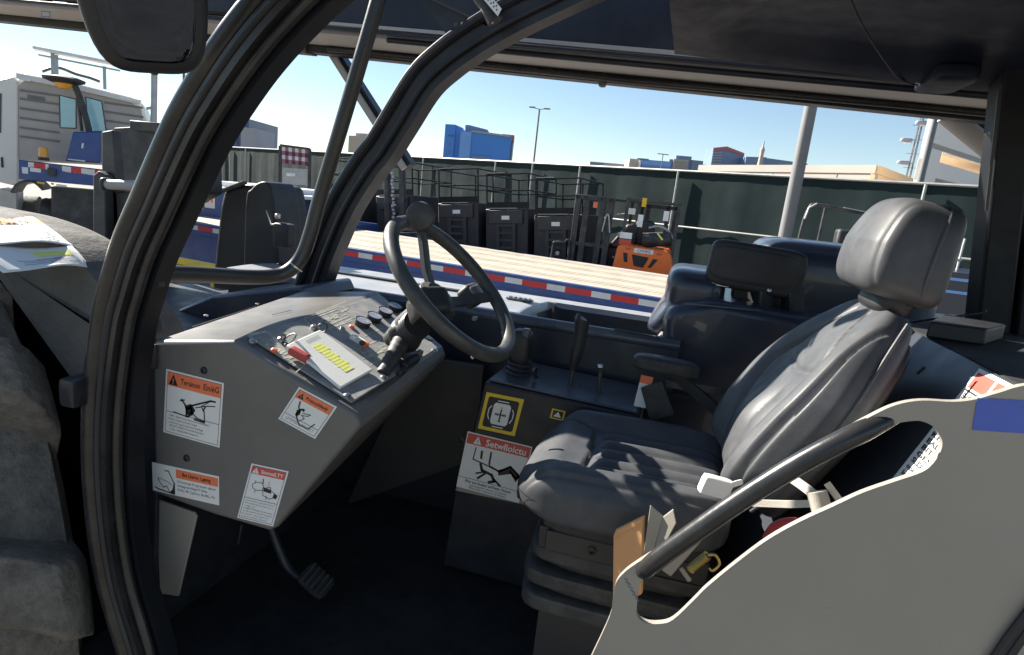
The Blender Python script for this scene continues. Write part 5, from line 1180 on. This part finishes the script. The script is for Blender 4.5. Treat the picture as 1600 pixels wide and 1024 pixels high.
for xx in (-.5, .5):
    k = MB('tyre_black', F=LF); k.lathe((xx, .5, .24), (1, 0, 0), [(.1, -.08), (.24, -.08), (.24, .08), (.1, .08)], seg=20); k.build('wheel', SL)
k = MB('sticker_red', F=LF); k.boxmm((-.05, -.03, .30), (.14, .02, .42)); k.boxmm((-.07, -.035, .42), (.16, -.02, .46), 'bar_white'); k.boxmm((-.5, -.03, .26), (-.3, .02, .32), 'bar_white'); k.build('tie_down', SL)
for j, lab in ((1, 'third dark scissor lift of the row, right of centre, ladder facing the trailer'), (2, 'rightmost dark scissor lift of the row, beside the black forklift mast'), (-1.45, 'leftmost dark scissor lift of the row, behind the steering wheel knob'), (-2.6, 'dark scissor lift at the row end, behind the curved front pillar')):
    copy_tree(SL, (SL.location.x+RX.x*step*j, SL.location.y+RX.y*step*j+.12*math.sin(j*2.7), 0), lab)

# ---- tall dark lifting mast with a chain, behind the front pillar
p = PD(626, 300, 15.5); FM_ = frame(Vector((p.x, p.y, 0)), RX)
MS = thing('lifting_mast', 'tall dark lifting mast with a hanging chain beside the front pillar', 'mast', (p.x, p.y, 0))
k = MB('dark_metal', F=FM_); k.boxmm((-.28, 0, 0), (-.16, .15, 3.45)); k.boxmm((.16, 0, 0), (.28, .15, 3.5)); k.boxmm((-.28, .02, 3.3), (.28, .14, 3.42)); k.boxmm((-.28, .02, 1.6), (.28, .14, 1.75)); k.boxmm((-.9, -.2, .3), (.9, .3, .9)); k.build('uprights', MS, bevel=.01)
k = MB('grey_metal', F=FM_)
for i in range(26): k.rbox(FM_ @ Matrix.Translation((.02*math.sin(i*1.9), -.03, 1.0+.09*i)), (.035, .02, .04), 3, 4) if False else k.boxmm((-.03+.02*math.sin(i*1.9), -.05, .98+.09*i), (.03+.02*math.sin(i*1.9), -.01, 1.04+.09*i))
k.build('chain', MS)

# ---- forklifts
def forklift_guard(k, x0, x1, y0, y1, z0, z1, r=.045):
    for x in (x0, x1):
        k.bar((x, y0, z0), (x, y0+.1, z1), r*1.6, r*1.6); k.bar((x, y1, z0), (x, y1-.15, z1), r*1.6, r*1.6)
    k.bar((x0, y0+.1, z1), (x0, y1-.15, z1), r*2, r*1.5); k.bar((x1, y0+.1, z1), (x1, y1-.15, z1), r*2, r*1.5)
    n = 7
    for i in range(n): y = y0+.1+(y1-y0-.25)*i/(n-1); k.bar((x0, y, z1), (x1, y, z1), .05, .04)
p = PD(1003, 420, 14.2); OX = (HR*.97-HF*.24).normalized(); OF = frame(Vector((p.x, p.y, 0)), OX)
OK_ = thing('forklift', 'orange forklift with black rear vents and overhead guard behind the timber deck', 'forklift', (p.x, p.y, 0))
k = MB('orange_paint', F=OF)
prof = [(-.66, .22), (.72, .22), (.74, .62), (.62, 1.14), (.54, 1.25), (-.56, 1.29), (-.64, 1.22), (-.70, .6)]
k.loft([(x, 0, z) for x, z in prof], [(x*1.0, 1.5, z*1.0) for x, z in prof]); o_b = k.build('counterweight', OK_, bevel=.06, bseg=3)
for pl in ([(-.28, 1.08), (.12, 1.05), (.02, .80), (-.20, .82)], [(-.48, 1.10), (-.38, 1.09), (-.35, .88), (-.44, .89)], [(.22, 1.03), (.33, 1.03), (.20, .82), (.12, .82)]):
    k = MB('ink', F=OF); k.prism([(x, -.004, z) for x, z in pl], (0, .02, 0)); k.build('vent', o_b, smooth=0)
k = MB('bar_white', F=OF); k.boxmm((-.24, -.008, 1.13), (.20, .01, 1.23)); k.text('EMMNS', OF @ Vector((-.14, -.012, 1.125)), OX, (0, 0, 1), -OX.cross(Vector((0, 0, 1))), .06, 'ink_grey') if False else None
k.build('name_plate', o_b)
k = MB('ink_grey'); k.text('CMMNS', OF @ Vector((-.17, -.011, 1.15)), OX, Vector((0, 0, 1)), None, .065); k.build('plate_lettering', o_b, smooth=0)
k = MB('sticker_red', F=OF); k.boxmm((-.44, -.008, 1.17), (-.32, .01, 1.22)); k.boxmm((.28, -.008, 1.13), (.40, .01, 1.18)); k.build('tail_lamp', o_b)
k = MB('dark_metal', F=OF); forklift_guard(k, -.55, .62, .1, 1.75, 1.1, 2.32); k.build('overhead_guard', OK_)
k = MB('dark_metal', F=OF)
for x in (-.42, -.2, .3, .50): k.boxmm((x, 1.95, .15), (x+.10, 2.1, 2.28))
k.boxmm((-.42, 1.95, 2.18), (.60, 2.1, 2.28)); k.boxmm((-.42, 1.97, 1.2), (.6, 2.08, 1.32)); k.build('mast', OK_, bevel=.008)
k = MB('dark_metal', F=OF); k.tube([(-.1, .35, 1.42), (.55, .35, 1.52)], .17, seg=20); k.build('gas_cylinder', OK_)
k = MB('grey_metal', F=OF); k.tube(crom([(.0, .3, 1.72), (.25, .3, 1.78), (.5, .3, 1.66), (.6, .3, 1.45)], 5), .025); k.bar((.22, .2, 1.62), (.36, .2, 1.48), .05, .04, 'highlighter'); k.build('cylinder_bracket', OK_)
k = MB('plastic'); k.rbox(OF @ Matrix.Translation((-.1, .9, 1.35)), (.24, .24, .10), 4, 8); k.rbox(OF @ Matrix.Translation((-.1, .72, 1.62)), (.24, .07, .26), 4, 8); k.build('operator_seat', OK_)
for pl, mt_ in (((-.22, 2.18, 2.38, .10), 'yellow_paint'), ((-.26, 1.72, 2.0, .12), 'bar_white'), ((.30, 1.92, 2.14, .12), 'bar_white'), ((-.62, 1.42, 1.56, .28), 'bar_white'), ((-.62, 1.28, 1.40, .28), 'sticker_red')):
    k = MB(mt_, F=OF); k.boxmm((pl[0], -.01 if pl[3] < .2 else .06, pl[1]), (pl[0]+pl[3], .0 if pl[3] < .2 else .07, pl[2])); k.build('hang_tag', OK_)
for x, y in ((-.72, .15), (.78, .05)):
    k = MB('orange_paint', F=OF); k.lathe((x, y+.25, .38), (0, -1, 0), [(.20, 0), (.30, .02), (.32, .06), (.30, .1), (.22, .11), (.20, .08)], seg=28); o_wh = k.build('wheel_guard', OK_)
    k = MB('bar_white', F=OF); k.lathe((x, y+.2, .38), (0, -1, 0), [(.20, 0), (.20, .02), (.10, .04), (.04, .02)], seg=24); k.build('reel', o_wh)
for x in (-.5, .5):
    k = MB('tyre_black', F=OF); k.lathe((x, .5, .27), (1, 0, 0), [(.1, -.1), (.27, -.1), (.27, .1), (.1, .1)], seg=24); k.build('wheel', OK_)
p = PD(922, 410, 14.9); BF = frame(Vector((p.x, p.y, 0)), OX)
BK = thing('forklift', 'black forklift with its tall mast facing the trailer, left of the orange forklift', 'forklift', (p.x, p.y, 0))
k = MB('dark_metal', F=BF)
for x in (-.55, -.33, .05, .25): k.boxmm((x, -.05, .1), (x+.14, .12, 2.30))
k.boxmm((-.55, -.05, 2.2), (.40, .12, 2.32)); k.boxmm((-.5, -.03, 1.1), (.34, .08, 1.2)); k.build('mast', BK, bevel=.01)
k = MB('dark_metal', F=BF); forklift_guard(k, -.3, .95, .3, 2.0, 1.1, 2.28); k.build('overhead_guard', BK)
k = MB('lift_dark', F=BF); k.boxmm((-.4, .25, .25), (1.0, 2.3, 1.15)); k.prism([(.35, .2, 1.15), (1.0, .2, 1.15), (1.0, .2, 1.75), (.75, .2, 1.75)], (0, .5, 0)); k.build('machine_body', BK, bevel=.05)
k = MB('sticker_orange', F=BF); k.boxmm((-.10, -.06, 2.04), (.0, -.05, 2.18)); k.build('orange_tag', BK)
k = MB('grey_metal', F=BF); k.tube(crom([(.20, -.08, 1.5), (.24, -.08, 1.85), (.30, -.08, 1.9), (.38, -.08, 1.5)], 5), .02); k.rbox(BF @ Matrix.Translation((.80, -.0, 2.05)), (.10, .06, .09), 4, 6, 'bar_white') if False else k.boxmm((.72, .0, 1.98), (.90, .08, 2.12), 'bar_white'); k.tube([(.40, .1, 1.92), (.74, .04, 2.0)], .012); k.build('lever_and_lamp', BK)
k = MB('grey_metal', F=BF); k.boxmm((.55, .15, 1.42), (.78, .2, 1.52)); k.boxmm((.5, .15, .90), (.85, .18, .93)); k.boxmm((.6, .15, .70), (.8, .18, .74)); k.boxmm((.55, .15, .42), (.9, .18, .45)); k.build('dash_fittings', BK)
for x in (-.35, .95):
    k = MB('tyre_black', F=BF); k.lathe((x, .7, .35), (1, 0, 0), [(.15, -.1), (.35, -.1), (.35, .1), (.15, .1)], seg=24); k.build('wheel', BK)
p = PD(872, 400, 15.0); CF = frame(Vector((p.x, p.y, 0)), OX)
k = MB('grey_metal', F=CF); k.tube(crom([(.16, 0, 0), (-.14, 0, .05), (-.15, 0, 1.0), (-.10, 0, 1.12), (.1, 0, 1.14), (.24, 0, 1.14), (.25, 0, .0)], 4), .03, 'dark_metal'); k.bar((-.15, 0, .62), (.24, 0, .62), .03, .03, 'dark_metal'); k.bar((-.2, -.02, .2), (.2, -.02, .2), .03, .04); k.lathe((-.02, -.02, .86), (0, -1, 0), [(.05, 0), (.05, .02), (.02, .03)]); 
tag(k.build('hand_cart'), 'upright dark tubular cart frame between scissor lift and black forklift', 'cart')
# cage further right, behind the headrest
p = PD(1300, 360, 10.5); GF2 = frame(Vector((p.x, p.y, 0)), OX)
k = MB('dark_metal', F=GF2); k.tube(crom([(-.50, 0, 0), (-.48, 0, 1.9), (-.42, 0, 2.42), (-.30, 0, 2.50), (.2, 0, 2.46), (.6, 0, 2.42), (.64, 0, 2.3), (.66, 0, 0)], 5), .03); k.tube([(-.18, .1, 0), (-.15, .1, 2.47)], .025); k.tube([(-.46, 0, 1.85), (.66, 0, 1.80)], .018)
o_cg = k.build('roll_cage', bevel=0); tag(o_cg, 'black tubular guard cage of a machine parked behind the headrest', 'guard cage')
k = MB('fence_pipe', F=GF2); k.tube([(-.46, -.03, 2.25), (-.43, -.03, 2.44), (-.32, -.03, 2.52)], .015); k.build('light_edge', o_cg); k = MB('fence_pipe', F=GF2); k.bar((.1, -.02, 2.50), (.5, -.02, 2.46), .02, .015); k.build('light_edge', o_cg)
k = MB('lift_dark', F=GF2); k.boxmm((-.5, .0, .2), (.9, 1.6, 1.35)); k.boxmm((.15, .2, 1.35), (.55, .5, 2.15)); k.build('machine_body', o_cg, bevel=.05)
# navy drop-side body at the right edge
p = PD(1540, 420, 8.6); NF = frame(Vector((p.x, p.y, 0)), (HR*.96-HF*.25))
k = MB('trailer_blue', F=NF); k.boxmm((-1.4, 0, .2), (3.0, 2.0, 1.72), 'cover_paint'); o_nv = k.build('drop_side_truck_body', bevel=.02); tag(o_nv, 'dark navy drop side body with two pale stripes behind the rear pillar', 'truck body')
k = MB('far_blue_light', F=NF); k.boxmm((-1.38, -.012, 1.60), (2.9, -.002, 1.64)); k.boxmm((-1.38, -.012, 1.42), (2.9, -.002, 1.46)); k.build('pale_stripe', o_nv, smooth=0)
p = PD(1494, 385, 9.4); k = MB('grey_metal'); NF2 = frame(Vector((p.x, p.y, 0)), HR)
for i in range(5): k.bar((-.12+.06*i, 0, 1.72), (-.20+.11*i, .1, 2.12), .025, .025) if False else k.boxmm((-.14+.06*i, .0, 0), (-.12+.06*i, .03, 2.0+.05*i), None, NF2)
for j in range(7): k.boxmm((-.14, .0, .3+.26*j), (.14, .025, .33+.26*j), None, NF2)
tag(k.build('metal_rack'), 'pale metal lattice rack just right of the headrest', 'rack')

# ---- poles and lamps
def pole(name, a, b, dep, r, label, cat='lamp post', m='pole_grey', group=None):
    p = PD(*b, dep); top_ = PD(*a, dep); t = thing(name, label, cat, (p.x, p.y, 0), group)
    k = MB(m); k.tube([(p.x, p.y, 0), (p.x, p.y, top_.z)], r, seg=14, scale=[1.1, .9]); k.build('pole', t); return t, Vector((p.x, p.y, top_.z))
t, tp_ = pole('lamp_post', (1290, 40), (1222, 392), 11.5, .115, 'thick grey lamp pole standing close behind the engine cover')
k = MB('dark_steel'); k.lathe((tp_.x, tp_.y, .0), (0, 0, 1), [(.22, .0), (.22, .03), (.13, .05)]); k.build('base_plate', t)
t, tp_ = pole('lamp_post', (842, 171), (833, 262), 60, .09, 'slim double arm lamp post beyond the fence near the blue building')
for s_ in (-1, 1):
    k = MB('pole_grey'); k.bar(tp_, tp_+HR*s_*.75+Vector((0, 0, .12)), .05, .06); k.rbox(Matrix.Translation(tp_+HR*s_*.7+Vector((0, 0, .12))), (.32, .16, .06), 4, 5); k.build('lamp_arm', t)
t, tp_ = pole('lamp_post', (288, 50), (288, 225), 55, .11, 'slim pole rising left of the curved door frame under the mirror')
k = MB('pole_grey'); k.bar(tp_, tp_+HR*.8, .06, .06); k.build('lamp_arm', t)
t, tp_ = pole('lamp_post', (1462, 150), (1436, 292), 19, .095, 'grey pole beside the parking structure at the right')
k = MB('pole_grey'); k.bar(tp_, tp_+HR*.8, .06, .06); k.build('lamp_arm', t)
t, tp_ = pole('lamp_post', (1034, 241), (1033, 262), 160, .12, 'tiny distant double arm lamp above the far buildings')
k = MB('pole_grey'); k.bar(tp_-HR*1.4, tp_+HR*1.4, .2, .2); k.build('lamp_arm', t)
tb = PD(1420, 272, 85); tt = PD(1441, 178, 85); MT = thing('light_tower', 'tall lattice light tower with floodlight heads right of the thick pole', 'light tower', (tb.x, tb.y, 0))
k = MB('pole_grey')
for dx, dy in ((-.3, -.3), (.3, -.3), (.3, .3), (-.3, .3)): k.tube([(tb.x+dx, tb.y+dy, 0), (tb.x+dx*.5, tb.y+dy*.5, tt.z+1)], .07, seg=6)
for i in range(18):
    z = 6+i*.9; k.bar((tb.x-.9, tb.y, z), (tb.x+.9, tb.y, z), .05, .05) if i % 2 == 0 else k.bar((tb.x-.3, tb.y-.3, z-.9), (tb.x+.3, tb.y+.3, z), .04, .04)
k.build('lattice', MT)
for (x, y) in ((1416, 219), (1411, 254), (1440, 192)):
    q = PD(x, y, 85); k = MB('far_grey'); k.rbox(Matrix.Translation(q), (.7, .4, .25), 4, 6); k.rbox(Matrix.Translation(q+Vector((.2, -.1, -.35))), (.5, .3, .12), 4, 6, 'bar_white'); k.bar(q, Vector((tb.x, tb.y, q.z)), .08, .08); k.build('floodlight_head', MT)

# ---- buildings
def building(name, label, parts, dep, cat='building'):
    """parts: list of (pixel outline of the wall's visible face, material, depth offset, thickness, part name)"""
    xs_ = [x for pl, *_ in parts for x, y in pl]; p = PD(sum(xs_)/len(xs_), 300, dep); t = thing(name, label, cat, (p.x, p.y, 0))
    for pl, m_, off, th, pn_ in parts:
        k = MB(m_); P_ = [PD(x, y, dep+off) for x, y in pl]; k.prism(P_, HF*th); k.build(pn_, t, smooth=0)
    return t
def down(xa, ya, xb, yb, ybot=330):   # roofline a-b, then down to behind the fence
    return [(xa, ya), (xb, yb), (xb-(ybot-yb)*.0002*(xb-300), ybot), (xa-(ybot-ya)*.0002*(xa-300), ybot)]
def strips(pl, m_, off, n, name='window'):
    (xa, ya), (xb, yb), (xc_, yc_), (xd, yd) = pl; out = []
    for i in range(n):
        f0, f1 = (i+.25)/n, (i+.75)/n
        q = [(xa+(xd-xa)*f0, ya+(yd-ya)*f0), (xb+(xc_-xb)*f0, yb+(yc_-yb)*f0), (xb+(xc_-xb)*f1, yb+(yc_-yb)*f1), (xa+(xd-xa)*f1, ya+(yd-ya)*f1)]
        out.append((q, m_, off, .3, name))
    return out
w1_ = down(696, 194, 712, 195); w2_ = down(720, 206, 799, 214)
building('tower_block', 'bright blue hotel block with a rounded front and roof box beyond the fence', [
    (w1_, 'far_blue', 0, 20, 'wall'), (down(711, 195, 723, 200), 'far_blue', 1, 20, 'wall'), (down(720, 206, 737, 206), 'far_blue_light', -3, 20, 'wall'), (down(736.5, 206, 799, 214.5), 'far_blue', -2.4, 20, 'wall'),
    ([(727, 195.5), (733, 195.5), (762, 203), (762, 209), (727, 206)], 'far_slate', 6, 12, 'roof_box'), ([(737, 203.5), (798, 212), (798, 214.8), (737, 206.5)], 'far_grey', -3.2, 1, 'parapet'),
    (down(785, 209.5, 803.5, 211.5, 223), 'far_red', 3, 10, 'side_wing'), (down(799, 223, 802, 223), 'far_slate', 2, 12, 'side_wing')]
    + [([(738, 243.5), (767, 246), (767, 252), (738, 250)], 'far_slate', -4, .5, 'window')] + [([(700+5*i, 211), (703+5*i, 211.3), (703+5*i, 213.5), (700+5*i, 213.2)], 'far_navy', -.5, .4, 'window') for i in range(2)] + [([(697, 223+13*i), (702, 223.5+13*i), (702, 227+13*i), (697, 226.5+13*i)], 'far_slate', -.5, .4, 'window') for i in range(2)], 300)
gw = down(340, 182, 389, 186)
building('office_block', 'dark navy glass office block beside the curved door frame', [(gw, 'far_navy', 0, 30, 'wall'), (down(376.5, 198.5, 398, 201), 'far_grey', -2, 20, 'side_wing'), (down(322, 214, 342, 213), 'concrete_pale', -3, 14, 'side_wing')] +
    [([(343+5.6*i, 184+.4*i), (343.6+5.6*i, 184.05+.4*i), (342+5.6*i, 228), (341.4+5.6*i, 228)], 'far_slate', -.4, .3, 'mullion') for i in range(6)], 260)
building('low_building', 'plain tan building seen between the guard bar and front pillar', [(down(545, 212, 582, 213), 'far_tan', 0, 20, 'wall'), (down(556, 208, 576, 209, 213), 'far_grey', 3, 10, 'roof_plant')], 200)
building('low_building', 'long low grey roofed building above the fence left of the far blocks', [(down(922, 252.5, 990, 258), 'far_grey', 0, 30, 'wall'), (down(924, 253.5, 943, 255, 259), 'far_slate', -.5, 1, 'window_band')], 420)
building('shop_building', 'low brown and blue building with a white corner pillar in the far skyline', [(down(984, 248, 1000, 249), 'far_tan', 0, 20, 'wall'), (down(996, 247, 1014, 248.5), 'far_slate', 2, 20, 'wall'), (down(1003, 251, 1048, 254), 'far_blue_light', -1, 20, 'wall'), (down(999, 251, 1002, 251), 'bar_white', -2, 3, 'pillar'), (down(1012, 250, 1050, 253), 'far_slate', 4, 20, 'roof_box'), (down(1003, 258, 1048, 261, 263), 'far_slate', -1.5, 1, 'window_band')], 400)
st = down(1057, 243, 1081, 245)
building('hotel_block', 'pale hotel block with a slate raised centre in the far skyline', [(st, 'far_slate', 0, 20, 'wall'), (down(1046.5, 249, 1057, 249), 'far_slate', -.5, 20, 'wall'), (down(1081, 250, 1099, 252), 'far_slate', -.5, 20, 'wall'), (down(1053, 248.5, 1076, 250), 'far_tan', -2, 10, 'front_bay'), (down(1098, 257, 1112, 259), 'far_slate', 1, 20, 'wall')] + strips([(1056, 251), (1074, 252), (1074, 264), (1056, 264)], 'far_grey', -2.5, 4), 430)
rb = down(1115, 231, 1136, 229.5); rb2 = down(1136, 229.5, 1163, 240)
building('casino_tower', 'slate tower with a red crown band in the far skyline', [(rb, 'far_slate', 0, 20, 'wall'), (rb2, 'far_slate', .3, 20, 'wall'), ([(1117, 231), (1136, 229), (1136, 234.5), (1117, 236)], 'far_red', -.6, .5, 'crown_band'), ([(1136, 229), (1163, 239.5), (1163, 244), (1136, 234.5)], 'far_red', -.3, .5, 'crown_band')] + strips([(1114, 237), (1128, 236), (1126, 262), (1110, 262)], 'far_grey', -.7, 6), 450)
building('long_block', 'long slate roofed block right of the red crowned tower', [(down(1163, 246, 1168, 246), 'far_slate', 2, 20, 'wall'), (down(1166, 245, 1198, 246), 'far_slate', 0, 20, 'wall'), (down(1197, 247, 1262, 256), 'far_slate', .5, 20, 'wall')], 440)
sb = PD(1184, 275, 350); st_ = PD(1190, 220, 350); k = MB('far_tan'); H_ = st_.z
k.lathe((sb.x, sb.y, 0), (0, 0, 1), [(1.0, 0), (.9, H_*.45), (1.0, H_*.5), (1.9, H_*.60), (2.2, H_*.66), (1.4, H_*.72), (1.0, H_*.85), (1.3, H_*.90), (.5, H_*.93), (.25, H_)], seg=12)
tag(k.build('spire_tower'), 'slender tan spire with a swollen middle in the far skyline', 'tower')
WD = 60
wc_ = PD(1371, 258.5, WD); wl = PD(1090, 274.5, WD+22); wr_ = PD(1500, 284, WD+26)
WH = thing('warehouse', 'beige flat roofed warehouse with its corner right of the thick pole', 'building', (wc_.x, wc_.y, 0))
def wall(a, b, z0, z1, m_, nm, out=.0, th=.4, par=None):
    k = MB(m_); d_ = (b-a); d_.z = 0; d_.normalize(); nn = Vector((d_.y, -d_.x, 0)); nn = nn if nn.dot(Vector(EYEP)-a) > 0 else -nn
    za, zb = z1; k.prism([Vector((a.x, a.y, z0[0]))+nn*out, Vector((b.x, b.y, z0[1]))+nn*out, Vector((b.x, b.y, zb))+nn*out, Vector((a.x, a.y, za))+nn*out], -nn*th); return k.build(nm, par or WH, smooth=0)
zt = wc_.z
wall(wl, wc_, (0, 0), (zt, zt), 'concrete_pale', 'wall'); wall(wc_, wr_, (0, 0), (zt, zt), 'stucco', 'wall')  # brighter stucco on the right face stands in for sunlight there
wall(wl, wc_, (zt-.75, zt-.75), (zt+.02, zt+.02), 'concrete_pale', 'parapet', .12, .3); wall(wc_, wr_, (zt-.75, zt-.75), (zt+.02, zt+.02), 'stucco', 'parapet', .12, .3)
k = MB('far_grey'); k.add([(wl.x, wl.y, zt-.1), (wc_.x, wc_.y, zt-.1), (wr_.x, wr_.y, zt-.1), (wr_.x+wl.x-wc_.x, wr_.y+wl.y-wc_.y, zt-.1)], [(0, 1, 2, 3)]); k.build('roof', WH, smooth=0)
for i in range(6):
    q = wl+(wc_-wl)*(i/6); k = MB('far_grey'); k.boxmm((q.x-.04, q.y-.05, 0), (q.x+.04, q.y-.01, zt-.8)); k.build('wall_joint', WH, smooth=0)
PKD = 38
pa, pb = PD(1458, 200, PKD), PD(1660, 240, PKD+14)
PK = thing('parking_structure', 'pale concrete parking structure with open decks at the right edge', 'building', (pa.x, pa.y, 0))
zz = lambda x, y: PD(x, y, PKD).z
L_h = [zz(1469, 192)+3, zz(1466, 232), zz(1460, 249), zz(1452, 283), zz(1449, 293)]
wall(pa, pb, (L_h[1], L_h[1]), (L_h[0], L_h[0]), 'concrete_sunlit', 'upper_wall', par=PK); wall(pa, pb, (L_h[3], L_h[3]), (L_h[2], L_h[2]), 'concrete_sunlit', 'deck_parapet', par=PK)
q = pa+(pb-pa)*.08; wall(pa, q, (0, 0), (L_h[1], L_h[1]), 'concrete_sunlit', 'corner_column', .02, par=PK); q2 = pa+(pb-pa)*.62; wall(q2, q2+(pb-pa)*.04, (0, 0), (L_h[1], L_h[1]), 'concrete_sunlit', 'column', -.3, par=PK)
wd = HF*9+HR*5
for h_ in (L_h[1], L_h[3]):
    k = MB('concrete_warm'); k.prism([Vector((pa.x, pa.y, h_+.02)), Vector((pb.x, pb.y, h_+.02)), Vector((pb.x, pb.y, h_+.02))+wd, Vector((pa.x, pa.y, h_+.02))+wd], (0, 0, .3)); k.build('deck_slab', PK, smooth=0)
k = MB('stucco'); k.prism([Vector((pa.x, pa.y, 0))+HF*3+HR*.5, Vector((pb.x, pb.y, 0))+HF*3, Vector((pb.x, pb.y, L_h[4]-.2))+HF*3, Vector((pa.x, pa.y, L_h[4]-.2))+HF*3+HR*.5], HF*.3); k.build('lower_wall', PK, smooth=0)
